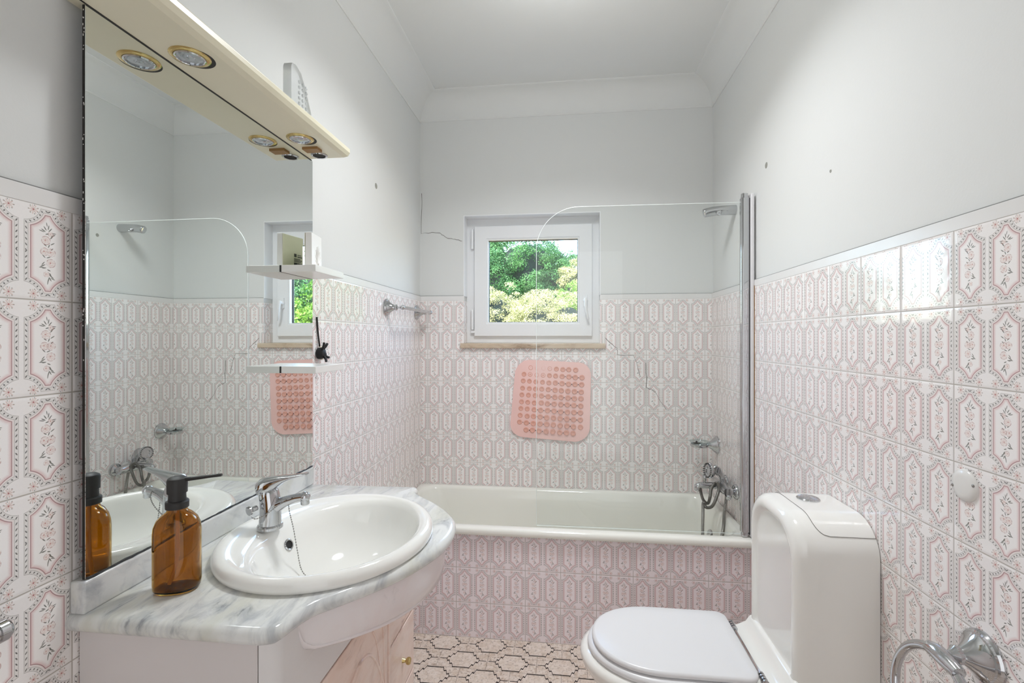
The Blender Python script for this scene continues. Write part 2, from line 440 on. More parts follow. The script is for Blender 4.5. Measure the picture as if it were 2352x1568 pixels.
# plaster coving
def cove(name, p0, p1, inw):
    p0, p1, inw = V(p0), V(p1), V(inw); bm = B(); R = []
    prof = [(0, -.122), (.004, -.122), (.006, -.118)]
    for i in range(13):
        a = PI/2*i/12
        prof.append((.008 + .112*(1-math.cos(a)), -.116 + .112*math.sin(a)))
    prof += [(.122, -.003), (.122, 0), (0, 0)]
    for p in (p0, p1): R.append([p + inw*a + V((0,0,b)) for a, b in prof])
    rings(bm, R); st(obj(name, bm, M['ceil'], angle=25))
cove('trim_5', (XL-PO, YF, ZC), (XL-PO, YB+PO, ZC), (1,0,0))
cove('trim_6', (XR+PO, YF, ZC), (XR+PO, YB+PO, ZC), (-1,0,0))
cove('trim_7', (XL-PO, YB+PO, ZC), (XR+PO, YB+PO, ZC), (0,-1,0))
# tiled bath front
bm = B(); box(bm, XL, XR, YP, YP+.02, 0, .446); st(obj('wall_bath_front', bm, M['panel_tile'], smooth=False, uv=uvP))

# cracks and old fixing holes in the plaster and tiles
def ribbon(P, w, axis, off):
    bm = B(); P = [V(p) for p in P]; n = len(P); vs = []
    nrm = V(axis)
    for i, p in enumerate(P):
        d = (P[min(i+1, n-1)]-P[max(i-1, 0)]).normalized(); s = d.cross(nrm).normalized()*w*(.6+.7*random.random())
        vs.append((bm.verts.new(p+s+nrm*off), bm.verts.new(p-s+nrm*off)))
    for a, b in zip(vs, vs[1:]): bm.faces.new([a[0], b[0], b[1], a[1]])
    return bm
def jag(P, k=5, a=.003):
    out = []
    for p, q in zip(P, P[1:]):
        for i in range(k):
            t = i/k; out.append(((p[0]+(q[0]-p[0])*t) + random.uniform(-a, a), 0, (p[1]+(q[1]-p[1])*t) + random.uniform(-a, a)))
    out.append((P[-1][0], 0, P[-1][1])); return out
for P, y in [([(-.8219,2.11),(-.823,1.8826),(-.7213,1.8849),(-.6788,1.8545),(-.6414,1.8463),(-.590,1.8328)], YB+PO),
             ([(.20,1.29),(.2618,1.235),(.2618,1.2),(.3487,1.2),(.3806,1.0911)], YB), ([(.4123,1.16),(.4146,1.0264),(.4485,1.0152),(.516,.912)], YB)]:
    bm = ribbon([(x, y, z) for x, _, z in jag(P)], .0011, (0,-1,0), .0006); st(obj('crack', bm, M['crack'], wb, smooth=False))
def dent(par, c, d, r):
    bm = B(); lathe(bm, c, d, [(r, .0), (r*.8, .0012), (r*.45, .0006), (0, .0004)], 12); st(obj('plaster_hole', bm, M['hole'], par))
dent(wl, (XL-PO, 2.0106, 1.955), (1,0,0), .013)
dent(wr, (XR+PO, 1.9455, 1.955), (-1,0,0), .012)
dent(wr, (XR+PO, 1.49, 1.775), (-1,0,0), .005)
dent(wr, (XR+PO, 2.16, 1.811), (-1,0,0), .009)

# ------------------------------------------------------------------ window
win = bpy.data.objects.new('window_1', None); COL.objects.link(win); win.location = (-.204, YB+.09, WZ0); st(win)
YW = YB+.088
def frame(bm, x0, x1, z0, z1, w, y0, y1):
    o = [(x0,z0),(x1,z0),(x1,z1),(x0,z1)]; i = [(x0+w,z0+w),(x1-w,z0+w),(x1-w,z1-w),(x0+w,z1-w)]
    q = lambda P, y: [bm.verts.new((a, y, b)) for a, b in P]
    of, inf, ob, inb = q(o, y0), q(i, y0), q(o, y1), q(i, y1)
    for k in range(4):
        j = (k+1) % 4
        bm.faces.new([of[k], of[j], inf[j], inf[k]]); bm.faces.new([ob[j], ob[k], inb[k], inb[j]])
        bm.faces.new([of[j], of[k], ob[k], ob[j]]); bm.faces.new([inf[k], inf[j], inb[j], inb[k]])
bm = B(); frame(bm, WX0, WX1, WZ0+.012, WZ1, .062, YW, YW+.07); st(obj('window_frame', bm, M['upvc'], win, smooth=False, bevel=.003))
bm = B(); frame(bm, -.5335, .1318, 1.301, 1.927, .072, YW-.018, YW+.05); sash = st(obj('window_sash', bm, M['upvc'], win, smooth=False, bevel=.004))
bm = B(); frame(bm, -.4625, .0612, 1.372, 1.857, .0085, YW-.014, YW+.03); st(obj('glazing_bead', bm, M['upvc'], sash, smooth=False, bevel=.002))
bm = B(); frame(bm, -.4545, .0533, 1.380, 1.849, .003, YW+.012, YW+.03); st(obj('gasket', bm, M['dark'], sash, smooth=False))
bm = B(); box(bm, -.4545, .0533, YW+.016, YW+.019, 1.380, 1.849); st(obj('pane', bm, M['pane'], sash, smooth=False))
bm = B()
lathe(bm, (.0945, YW-.018, 1.50), (0,-1,0), [(.014,0),(.014,.006),(.011,.010),(.0085,.012),(.0085,.034),(0,.036)], 16)
box(bm, .083, .106, YW-.026, YW-.018, 1.466, 1.532)
tube(bm, catmull([(.0945, YW-.048, 1.512),(.0945, YW-.052, 1.49),(.0965, YW-.056, 1.455),(.103, YW-.052, 1.42),(.110, YW-.046, 1.395)], 6), lambda t: .0085-.002*t, 10)
st(obj('window_handle', bm, M['upvc'], sash, bevel=.0015))
for z in (1.395, 1.855):
    bm = B(); lathe(bm, (-.545, YW-.012, z-.055), (0,0,1), [(.008,0),(.008,.108),(.006,.112)], 12); box(bm, -.556, -.538, YW-.006, YW+.004, z-.05, z+.05)
    if z < 1.5: box(bm, -.552, -.531, YW-.018, YW-.006, z-.075, z-.062)
    st(obj('window_hinge', bm, M['upvc'], win))
bm = B(); box(bm, -.596, .199, YB-.018, YW+.01, WZ0-.016, WZ0+.012); st(obj('window_sill', bm, M['sill'], win, bevel=.004))

bm = B()
for x0, x1 in ((WX0, WX0+.0045), (WX1-.0045, WX1)): box(bm, x0, x1, YB+PO-.0005, YB+.092, TZ+.026, WZ1)
box(bm, WX0+.0045, WX1-.0045, YB+PO-.0005, YB+.092, WZ1-.0045, WZ1); st(obj('reveal_lining', bm, M['upvc'], win, smooth=False))

# ------------------------------------------------------------------ bathtub
t_ = thing('bathtub', (-.04, 2.32, 0), 'white enamelled bathtub set behind a tiled front under the window', 'bathtub')
bm = B(); R = []
cx, cy = (XL+XR)/2, 2.3185
hx, hy = (XR-XL)/2-.001, .3035
def rr3(hx, hy, r, z, dx=0., dy=0., k=6): return [(x, y, z) for x, y in rrect(cx+dx, cy+dy, hx, hy, r, k)]
R += [rr3(hx-.006, hy-.008, .012, .446), rr3(hx-.001, hy-.001, .014, .449), rr3(hx, hy, .016, .458), rr3(hx, hy, .016, .468), rr3(hx-.003, hy-.004, .016, .475), rr3(hx-.010, hy-.012, .02, .478),
      rr3(hx-.034, hy-.040, .07, .479), rr3(hx-.042, hy-.048, .085, .475), rr3(hx-.048, hy-.053, .09, .464), rr3(hx-.066, hy-.060, .10, .38, .006), rr3(hx-.10, hy-.075, .11, .24, .02), rr3(hx-.14, hy-.10, .12, .155, .04), rr3(hx-.20, hy-.15, .10, .130, .05), rr3(hx-.45, hy-.25, .04, .126, .06)]
rings(bm, R, cap0=False); obj('tub_shell', bm, M['enamel'], t_, angle=70)
bm = B(); lathe(bm, (.652, 2.318, .372), (-1,0,.18), [(.030,-.004),(.030,.002),(.026,.006),(.020,.006),(.018,.003)], 28); obj('overflow_plate', bm, M['chrome'], t_, angle=25)
bm = B(); lathe(bm, (.45, 2.318, .1305), (0,0,1), [(.035,0),(.035,.003),(.02,.004),(0,.002)], 24); obj('drain', bm, M['chrome'], t_)

# ------------------------------------------------------------------ shower screen
t_ = thing('shower_screen', (.3, 2.06, .48), 'clear glass shower screen with rounded corner hinged over the bath edge', 'shower screen')
out = [(.7005, .490), (.7005, 1.8465)]
for i in range(17):
    a = PI/2 + PI/2*i/16; out.append((.045 + .181*math.cos(a), 1.668 + .181*math.sin(a)))
out += [(-.136, .486)]
bm = B(); prism(bm, out, lambda a, b: (a, 2.057, b), lambda a, b: (a, 2.063, b))
for f in bm.faces: f.material_index = 0 if len(f.verts) > 4 else 1
pane = obj('screen_pane', bm, [M['screen'], M['edge']], t_, smooth=False)
bm = B(); tube(bm, [(a, 2.0575, b) for a, b in out[1:]], .0011, 8); obj('edge_glow', bm, M['edge'], pane)  # pale tube paints in the light glowing along the border
bm = B(); box(bm, -.136, .7005, 2.0555, 2.0645, .480, .491); obj('bottom_seal', bm, M['screen'], t_, smooth=False)
bm = B(); prism(bm, rrect(.7165, 2.06, .0165, .014, .009), lambda a, b: (a, b, .500), lambda a, b: (a, b, 1.862)); obj('hinge_post', bm, M['chrome'], t_, bevel=.001)
for z in (.481, 1.862):
    bm = B(); prism(bm, rrect(.7165, 2.06, .0125, .012, .008), lambda a, b: (a, b, z), lambda a, b: (a, b, z+.0185)); box(bm, .705, .728, 2.05, 2.07, z+.006, z+.010); obj('post_cap', bm, M['chrome'], t_)
bm = B(); box(bm, .7352, XR-.0004, 2.040, 2.080, .481, 1.878); obj('wall_profile', bm, M['alu'], t_, bevel=.003)
bm = B(); tube(bm, [(XR-.0012, 2.0385+random.uniform(-.0006,.0006), .482+.073*k) for k in range(15)], .0014, 6); obj('old_sealant', bm, M['tan'], t_)
bm = B(); box(bm, .7328, .7354, 2.052, 2.068, .49, 1.862); obj('rubber_seal', bm, M['dark'], t_, smooth=False)

# ------------------------------------------------------------------ hand shower bracket on the wall
t_ = thing('shower_bracket', (XR, 2.285, 1.872), 'empty chrome hand shower holder fixed high on the right wall', 'shower holder')
bm = B(); tube(bm, catmull([(XR+PO, 2.285, 1.874),(.735, 2.285, 1.874),(.70, 2.284, 1.873),(.66, 2.283, 1.870),(.638, 2.282, 1.866),(.620, 2.281, 1.862),(.613, 2.281, 1.860)], 5), lambda t: .0225 - .003*t if t < .86 else (.0225-.003*t)*math.sqrt(max(.02, 1-((t-.86)/.14)**2)), 20); obj('bracket_arm', bm, M['chrome'], t_)
bm = B(); lathe(bm, (.678, 2.268, 1.858), (-.1,-1,-.25), [(.012,0),(.012,.008),(.009,.011),(.004,.011),(0,.007)], 16); obj('clamp_screw', bm, M['chrome'], t_)

# ------------------------------------------------------------------ soap dish holder
t_ = thing('soap_dish', (XR, 2.53, .748), 'chrome soap dish holder with small glass dish on the right wall above the bath', 'soap dish')
bm = B(); lathe(bm, (XR, 2.53, .750), (-1,0,0), [(.046,0),(.046,.005),(.042,.007),(.038,.012),(.022,.030),(.013,.044),(.010,.050)], 28); obj('wall_rosette', bm, M['chrome'], t_, angle=25)
bm = B(); tube(bm, [(.702,2.53,.750),(.682,2.53,.750),(.668,2.53,.748)], .006, 12); lathe(bm, (.660,2.53,.740), (0,0,1), [(.040,0),(.043,.004),(.043,.012),(.039,.014),(.037,.010)], 32, cap0=False, cap1=False); obj('ring_holder', bm, M['chrome'], t_)
bm = B(); lathe(bm, (.660,2.53,.738), (0,0,1), [(.0,.0),(.030,.0),(.036,.012),(.048,.030),(.046,.030),(.033,.014),(.0,.004)], 32); obj('glass_dish', bm, M['glassdish'], t_)
bm = B(); lathe(bm, (.646,2.522,.757), (0,0,1), [(.016,0),(.016,.003),(.006,.005),(.004,.012),(0,.013)], 12); obj('drain_grip', bm, M['dark'], t_)

# ------------------------------------------------------------------ bath mixer with hand shower
t_ = thing('bath_mixer', (XR, 2.32, .60), 'chrome bath mixer tap with ribbed hose and hand shower on the right wall', 'tap')
for y in (2.245, 2.395):
    bm = B(); lathe(bm, (XR, y, .603), (-1,0,0), [(.034,0),(.034,.004),(.030,.012),(.014,.020),(.014,.050)], 28); obj('wall_rosette', bm, M['chrome'], t_, angle=30)
bm = B(); tube(bm, catmull([(.705,2.225,.603),(.705,2.24,.603),(.702,2.28,.605),(.700,2.32,.606),(.702,2.36,.605),(.705,2.40,.603),(.705,2.415,.603)], 5), lambda t: .018+.007*math.sin(PI*t)**2, 20)
obj('mixer_body', bm, M['chrome'], t_)
bm = B(); tube(bm, catmull([(.70,2.32,.604),(.67,2.32,.606),(.63,2.318,.607),(.602,2.316,.605),(.594,2.316,.597)], 6), lambda t: .0165-.003*t, 16)
lathe(bm, (.596,2.316,.598), (-.1,0,-1), [(.013,0),(.0135,.006),(.012,.016),(.010,.016)], 16); obj('spout', bm, M['chrome'], t_)
bm = B(); lathe(bm, (.628,2.317,.615), (0,0,1), [(.006,0),(.006,.012),(.009,.016),(.009,.034),(.007,.038),(0,.039)], 14); obj('diverter_knob', bm, M['chrome'], t_)
bm = B(); lathe(bm, (.716,2.235,.588), (-.6,-.6,-.5), [(.010,0),(.012,.012),(.010,.020),(0,.022)], 14); obj('valve_cap', bm, M['chrome'], t_)
bm = B(); rings(bm, [[(.72+dx, 2.325+dy*w, .622+dz) for dx, dy, dz in ((-.012,-1,0),(-.012,1,0),(.012,1,.004),(.012,-1,.004))] if False else r for w, r in [(0, [(.718,2.309,.615),(.718,2.331,.615),(.700,2.331,.625),(.700,2.309,.625)]), (0, [(.716,2.306,.655),(.716,2.334,.655),(.690,2.334,.655),(.690,2.306,.655)]), (0, [(.70,2.308,.690),(.70,2.332,.690),(.668,2.332,.676),(.668,2.308,.676)]), (0, [(.682,2.311,.703),(.682,2.329,.703),(.650,2.329,.686),(.650,2.311,.686)])]])
obj('mixer_lever', bm, M['chrome'], t_, bevel=.005, segs=3)
bm = B(); tube(bm, catmull([(.735,2.36,.600),(.722,2.352,.632),(.702,2.345,.654),(.682,2.340,.668),(.667,2.336,.674)], 5), lambda t: .010+.005*t, 14)
hd = V((-.85,-.22,.10)).normalized()
lathe(bm, V((.668,2.338,.670)), hd, [(.012,-.010),(.030,.0),(.036,.010),(.036,.018),(.033,.022),(.018,.022),(.017,.018),(0,.018)], 28)
hs = obj('hand_shower', bm, M['chrome'], t_, angle=30)
bm = B()
for k in range(22):
    a = 2*PI*k/22; d, u, w = basis(hd); c = V((.668,2.338,.670)) + hd*.022 + (u*math.cos(a)+w*math.sin(a))*.0315
    lathe(bm, c, hd, [(.0028,0),(.0022,.005)], 6)
obj('spray_nozzles', bm, M['dark'], hs)
bm = B()
Hp = catmull([(.732,2.345,.596),(.722,2.30,.575),(.700,2.262,.50),(.690,2.245,.44),(.676,2.25,.36),(.66,2.28,.28),(.635,2.30,.26),(.618,2.30,.32),(.612,2.285,.40),(.612,2.28,.48),(.615,2.285,.535),(.628,2.285,.515),(.652,2.28,.523),(.670,2.275,.565),(.680,2.272,.612),(.672,2.285,.628),(.655,2.30,.60),(.650,2.305,.555),(.640,2.305,.527),(.622,2.31,.540),(.612,2.316,.575),(.610,2.318,.595)], 84)
NH = len(Hp)-1
tube(bm, Hp, lambda t: .0068+.0008*math.cos(t*NH*2*PI/5), 10); obj('shower_hose', bm, M['hose'], t_)

# ------------------------------------------------------------------ pink bath mat hung on the wall
c4 = [(-.2839,1.176),(.1232,1.157),(.1139,.726),(-.3225,.7534)]
def matp(s, t):
    a = V(c4[0]).lerp(V(c4[1]), s); b = V(c4[3]).lerp(V(c4[2]), s); return a.lerp(b, t)
rads = {0: .085, 1: .07, 2: .085, 3: .075}
out = []
for (s, t, sx, sy, a0, ci) in ((1,0,-1,1,-PI/2,1),(1,1,-1,-1,0,2),(0,1,1,-1,PI/2,3),(0,0,1,1,PI,0)):
    r = rads[ci]*2.3
    for i in range(9):
        a = a0 + PI/2*i/8
        out.append((s + sx*r + r*math.cos(a), t + sy*r + r*math.sin(a)))
bm = B()
f = lambda y: (lambda s, t: (matp(s, t).x, y + .003*math.sin(5*s+2*t), matp(s, t).y))
prism(bm, out, f(YB-.0062), f(YB-.0112))
for j in range(10):
    n = 10 if 0 < j < 9 else 8
    for i in range(n):
        s = .12 + (.76/9)*(i + (1 if n == 8 else 0)) + random.uniform(-.004,.004); t = .10 + .80*j/9 + random.uniform(-.003,.003)
        p = f(YB-.0112)(s, t)
        lathe(bm, p, (0,-1,0), [(.0148,-.001),(.0138,.0022),(.0105,.0034),(.0088,.0022),(0,.0028)], 14, mi=1)
        if random.random() < .6 and i < n-1:
            q = f(YB-.0112)(s+.042, t+.002); lathe(bm, q, (0,-1,0), [(.0026,-.0005),(.0022,.0004)], 8, mi=2)
tag(obj('bath_mat', bm, [M['mat'], M['cup'], M['pit']], angle=50), 'pink vinyl bath mat with suction cups stuck to the tiles below the window', 'bath mat')

# ------------------------------------------------------------------ towel rail on the left wall
t_ = thing('towel_rail', (XL, 2.33, 1.43), 'short chrome towel rail on two bell mounts on the left wall by the corner', 'towel rail')
BELL = [(.0405,0),(.0405,.004),(.036,.007),(.0345,.011),(.030,.013),(.020,.024),(.0115,.040),(.011,.044),(.0145,.047),(.0145,.050),(.010,.053)]
for y, z in ((2.105, 1.430), (2.545, 1.431)):
    bm = B(); lathe(bm, (XL, y, z), (1,0,0), BELL, 28); tube(bm, [(XL+.05,y,z),(XL+.075,y,z)], .0045, 10); sphere(bm, (XL+.078, y, z), .0115, 16, 10); obj('wall_mount', bm, M['chrome'], t_, angle=30)
bm = B(); tube(bm, [(XL+.078, 2.10, 1.430), (XL+.078, 2.56, 1.431)], .0085, 16); obj('rail_bar', bm, M['chrome'], t_)

# end of the rail on the left edge
t_ = thing('towel_bar', (XL, .545, .896), 'chrome bar mount poking in at the left edge beside the vanity', 'towel rail')
bm = B(); lathe(bm, (XL, .548, .893), (1,0,0), BELL, 28); obj('wall_mount', bm, M['chrome'], t_, angle=30)
bm = B(); tube(bm, catmull([(-.772,.49,.893),(-.768,.53,.893),(-.765,.560,.893)], 6), .0135, 18); lathe(bm, (-.765,.558,.893), (.06,1,0), [(.0152,0),(.0152,.010),(.0128,.014),(.006,.018),(0,.019)], 20); obj('bar_end', bm, M['chrome'], t_, angle=30)

# ------------------------------------------------------------------ towel ring on the right wall
t_ = thing('towel_ring', (XR, .962, .713), 'chrome towel ring on a bell mount beside the toilet cistern', 'towel ring')
bm = B(); lathe(bm, (XR, .962, .713), (-1,0,0), [(.046,0),(.046,.004),(.0435,.008),(.040,.010),(.039,.013),(.034,.016),(.026,.024),(.017,.034),(.012,.041)], 40); obj('wall_mount', bm, M['chrome'], t_, angle=25)
bm = B(); lathe(bm, (.710, .962, .713), (-1,0,0), [(.011,0),(.0155,.003),(.016,.010),(.010,.016),(.007,.020),(.007,.026)], 28); obj('collar', bm, M['chrome'], t_, angle=30)
bm = B(); tube(bm, [(.680,.925,.702),(.680,.945,.706),(.680,.975,.7085),(.680,.995,.706)], lambda t: .0115+.0035*math.sin(PI*t), 18); obj('ring_joint', bm, M['chrome'], t_)
bm = B(); n = 64; RC = [(.680 - .012*(1-math.cos(2*PI*i/n)), .972 + .098*math.sin(2*PI*i/n), .609 + .098*math.cos(2*PI*i/n)) for i in range(n)]
Rr = []
for i in range(n):
    a = 2*PI*i/n; rad = V((0, math.sin(a), math.cos(a))); Rr.append([V(RC[i]) + (rad*math.cos(2*PI*k/12) + V((1,0,0))*math.sin(2*PI*k/12))*.0085 for k in range(12)])
VR = rings(bm, Rr, False, False)
for k in range(12): bm.faces.new([VR[-1][k], VR[-1][(k+1) % 12], VR[0][(k+1) % 12], VR[0][k]])
obj('ring', bm, M['chrome'], t_)

# ------------------------------------------------------------------ round blanking plate
t_ = thing('cover_plate', (XR, 1.0035, 1.0108), 'round cream plastic blanking plate screwed to the right wall tiles', 'cover plate')
bm = B(); lathe(bm, (XR, 1.0035, 1.0108), (-1,0,0), [(.0305,0),(.0305,.0015),(.028,.0045),(.018,.0062),(0,.0068)], 40); obj('plate', bm, M['shelf'], t_, angle=60)
for dy in (-.0235, .0235):
    bm = B(); lathe(bm, (XR-.0045, 1.0035+dy, 1.0108-dy*.25), (-1,0,0), [(.0032,-.002),(.0032,.001),(.0020,.0016),(0,.0012)], 10); obj('screw', bm, M['hose'], t_)

# ------------------------------------------------------------------ mirror, light shelf, glass shelves
MX = -.803
t_ = thing('wall_mirror', (XL, 1.073, .885), 'large frameless wall mirror above the marble vanity top', 'mirror')
bm = B(); box(bm, MX-.001, MX, .7138, 1.4315, .8855, 1.849); obj('mirror_glass', bm, M['mirror'], t_, smooth=False)
bm = B(); box(bm, XL, MX-.001, .736, 1.415, .890, 1.847); box(bm, MX-.006, MX-.001, .7138, 1.4315, .8855, 1.849)
for k in range(34):
    z = random.uniform(1.25, 1.84); a = random.uniform(.0015, .0045); box(bm, MX-.001-a, MX-.001-a+.0012, .7134, .7139, z, z+random.uniform(.0012,.004), 1)
obj('backing_board', bm, [M['backing'], M['shelf']], t_, smooth=False)
bm = B(); tube(bm, [(MX+.0012, .716+.0119*k, .8862+random.uniform(-.0009,.0012)) for k in range(61)], lambda t: .0014+.0007*math.sin(t*97)*math.sin(t*41), 6); obj('sealant_line', bm, M['dark'], t_)
t_ = thing('light_shelf', (XL, 1.06, 1.85), 'yellowed cream light pelmet with two recessed spotlights over the mirror', 'light fitting')
bm = B(); prof = [(XL, 1.850), (-.692, 1.850), (-.681, 1.856), (-.675, 1.866), (-.675, 1.8775), (-.679, 1.881), (XL, 1.881)]
prism(bm, prof, lambda a, b: (a, .700, b), lambda a, b: (a, 1.424 if b > 1.852 else 1.416, b)); obj('pelmet_board', bm, M['cream'], t_, bevel=.0015, angle=20)
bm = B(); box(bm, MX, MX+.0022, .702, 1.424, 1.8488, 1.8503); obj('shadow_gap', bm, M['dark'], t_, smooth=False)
for y in (.872, 1.266):
    bm = B(); lathe(bm, (-.747, y, 1.8505), (0,0,-1), [(.0365,-.0003),(.0365,.0012),(.034,.0035),(.029,.0042),(.0275,.003),(.0275,-.0003)], 40, cap0=False, cap1=False); ring = obj('spotlight_ring', bm, M['brass'], t_)
    bm = B(); lathe(bm, (-.747, y, 1.8505), (0,0,-1), [(.0275,.0002),(.0275,.0045),(.0252,.0062),(.0235,.005),(.0235,.0002)], 36, cap0=False, cap1=False); obj('inner_ring', bm, M['chrome'], ring)
    bm = B(); lathe(bm, (-.747, y, 1.8503), (0,0,-1), [(.0236,.0002),(.0236,.0024),(.018,.0032),(.009,.003),(.0075,.0048),(.004,.0054),(0,.0055)], 28); obj('lamp_lens', bm, M['lens'], ring)
    bm = B(); lathe(bm, (-.747+.004, y+.007, 1.8502), (0,0,-1), [(.0365,0),(.0365,.0006),(.028,.0008)], 40); obj('recess_gap', bm, M['dark'], ring)
bm = B(); box(bm, -.775, -.728, 1.322, 1.352, 1.8425, 1.8502); obj('tape_patch', bm, M['tan'], t_, smooth=False, bevel=.001)
bm = B(); lathe(bm, (-.756, 1.386, 1.8505), (0,0,-1), [(.0245,-.0003),(.0245,.003),(.021,.0052),(.0185,.004),(.0185,.0012),(.0,.0010)], 32); obj('socket_ring', bm, M['chrome'], t_)
bm = B(); lathe(bm, (-.756, 1.386, 1.8492), (0,0,-1), [(.0184,0),(.0180,.0008),(0,.0008)], 28); obj('socket_hole', bm, M['backing'], t_)

for z, lab in ((1.4760, 'upper white laminate shelf holding a small carton at the far mirror edge'), (1.1916, 'lower empty white laminate shelf at the far mirror edge')):
    bm = B(); box(bm, MX+.0025, -.6985, 1.2605, 1.4290, z, z+.0194); sh = tag(obj('shelf', bm, M['shelf'], smooth=False, bevel=.0012), lab, 'shelf', 'shelves on the mirror')
    bm = B(); box(bm, MX, MX+.0026, 1.2610, 1.4285, z+.0002, z+.0192); obj('gap_strip', bm, M['dark'], sh, smooth=False)  # black strip stands in for the dark gap behind the shelf

# carton on the upper shelf
t_ = thing('carton', (-.765, 1.370, 1.4956), 'small white carton with embossed palm leaf on the upper mirror shelf', 'carton')
ph = math.radians(10)
ex, ey = V((math.cos(ph), math.sin(ph), 0)), V((-math.sin(ph), math.cos(ph), 0))
c0 = V((-.765, 1.370, 1.4956))
pt = lambda a, b, z: c0 + ex*a + ey*b + V((0,0,z))
def hexa(bm, a0, a1, b0, b1, z0, z1, tp=0.):
    v = [bm.verts.new(pt(a, b, z)) for a, b, z in [(a0,b0,z0),(a1,b0,z0),(a1,b1,z0),(a0,b1,z0),(a0+tp,b0,z1),(a1-tp,b0,z1),(a1-tp,b1,z1),(a0+tp,b1,z1)]]
    for q in [(0,3,2,1),(4,5,6,7),(0,1,5,4),(1,2,6,5),(2,3,7,6),(3,0,4,7)]: bm.faces.new([v[i] for i in q])
bm = B(); hexa(bm, -.010, .010, -.0425, .0425, 0, .106, .001); cb = obj('carton_body', bm, M['carton'], t_, smooth=False, bevel=.0012)
bm = B(); hexa(bm, -.0114, -.0101, -.042, .042, .001, .104); bk = obj('back_face', bm, M['cartonback'], t_, smooth=False)
bm = B()
for k, (b0, w, z0, h) in enumerate([(.004,.036,.004,.003),(.004,.036,.009,.002),(.004,.014,.013,.012),(.020,.003,.013,.012),(.0245,.0015,.013,.012),(.0275,.003,.013,.012),(.032,.0015,.013,.012),(.035,.004,.013,.012),(.004,.030,.028,.002),(.004,.034,.032,.002),(.004,.026,.036,.002),(.018,.020,.042,.003),(.004,.010,.042,.010),(.018,.016,.048,.002)]):
    hexa(bm, -.0119, -.0114, b0, b0+w, z0, z0+h)
obj('printed_text', bm, M['ink'], bk, smooth=False)
bm = B()
for k in range(9):
    a = math.radians(18 + k*18); L = .028 + .012*math.sin(a)
    p0 = (.008, .008); P = [pt(.0103, p0[0] + s*L*math.cos(a)*.8, p0[1] + s*L*math.sin(a)*1.5 + .006) for s in (.15, .5, 1.)]
    tube(bm, P, lambda t: .0022*(1-.8*t), 6)
obj('embossed_leaf', bm, M['carton'], t_)

# white plastic pieces left on top of the pelmet
bm = B()
o2 = [(1.192,1.881),(1.192,2.012),(1.196,2.022),(1.214,2.026),(1.240,2.016),(1.262,1.985),(1.290,1.93),(1.312,1.881)]
prism(bm, o2, lambda a, b: (-.752, a, b), lambda a, b: (-.728, a, b))
for j in range(7):
    for i in range(3):
        z = 1.90 + .0145*j; y = 1.228 + .017*i + .0008*j*0
        if y < 1.262 + (2.0-z)*.3: lathe(bm, (-.728, y, z), (1,0,0), [(.0050,-.001),(.0044,.003),(.002,.0045)], 10)
tag(obj('scrubbing_pad', bm, M['frost'], bevel=.004, angle=35), 'frosted white plastic wedge with raised dimples standing on the light pelmet', 'bath scrubber')
bm = B(); R = []
for y, r in ((1.075,.003),(1.085,.016),(1.11,.022),(1.15,.022),(1.175,.016),(1.185,.003)): R.append([(-.765 + r*1.2*math.cos(2*PI*i/16), y, 1.881 + max(0, r*1.6*(1+math.sin(2*PI*i/16))*.9)) for i in range(16)])
rings(bm, R); tag(obj('soap_bar', bm, M['shelf']), 'low rounded white lump lying on the light pelmet behind its edge', 'soap')

# ------------------------------------------------------------------ wires by the mirror edge
t_ = thing('wire_outlet', (XL, 1.515, 1.242), 'black wire ends sticking out of a broken tile hole beside the mirror', 'wire outlet')
bm = B(); lathe(bm, (XL, 1.527, 1.240), (1,0,0), [(.026,0),(.024,.002),(0,.0025)], 6); obj('hole_filler', bm, M['filler'], t_, smooth=False)
bm = B(); lathe(bm, (XL+.002, 1.505, 1.240), (1,.1,0), [(.019,0),(.020,.010),(.016,.020),(.006,.024),(0,.024)], 12)
for P in ([(-.81,1.503,1.25),(-.80,1.507,1.262),(-.798,1.515,1.272)], [(-.808,1.497,1.25),(-.80,1.495,1.264),(-.80,1.498,1.275)], [(-.806,1.505,1.232),(-.795,1.499,1.222),(-.79,1.493,1.214)], [(-.806,1.515,1.232),(-.80,1.523,1.226),(-.80,1.529,1.226)], [(-.823,1.54,1.25),(-.821,1.546,1.236),(-.822,1.549,1.228)]):
    tube(bm, catmull(P, 4), .0042, 8)
obj('black_wires', bm, M['dark'], t_)
bm = B(); tube(bm, catmull([(XL+.003,1.494,1.36),(XL+.004,1.499,1.31),(XL+.006,1.506,1.262)], 6), .0028, 8); obj('feed_cable', bm, M['backing'], t_)

# ------------------------------------------------------------------ vanity: cabinet, marble top, basin, tap, soap bottle
t_ = thing('vanity_cabinet', (-.65, 1.07, 0), 'white vanity cabinet with pink marbled doors under the marble top', 'cabinet')
bm = B(); box(bm, XL+.002, -.500, .722, .738, .06, .801); obj('side_panel', bm, M['side'], t_, smooth=False, bevel=.001)
bm = B(); box(bm, XL+.002, -.478, 1.402, 1.418, .06, .800); box(bm, XL+.002, XL+.012, .740, 1.402, .06, .800); box(bm, XL+.012, -.478, .740, 1.402, .06, .078); obj('carcass', bm, M['side'], t_, smooth=False)
bm = B(); box(bm, XL+.02, -.52, .75, 1.40, .0, .06); obj('plinth', bm, M['backing'], t_, smooth=False)
bm = B(); P = [(-.4985,.7235)]
for i in range(7):
    a = -PI/2 + PI/2*i/6; P.append((-.490 + .022*math.cos(a), .7455 + .022*math.sin(a)))
P += [(-.468, 1.418), (-.478, 1.418), (-.478, .7415), (-.4985,.7415)]
prism(bm, P, lambda a, b: (a, b, .636), lambda a, b: (a, b, .712))
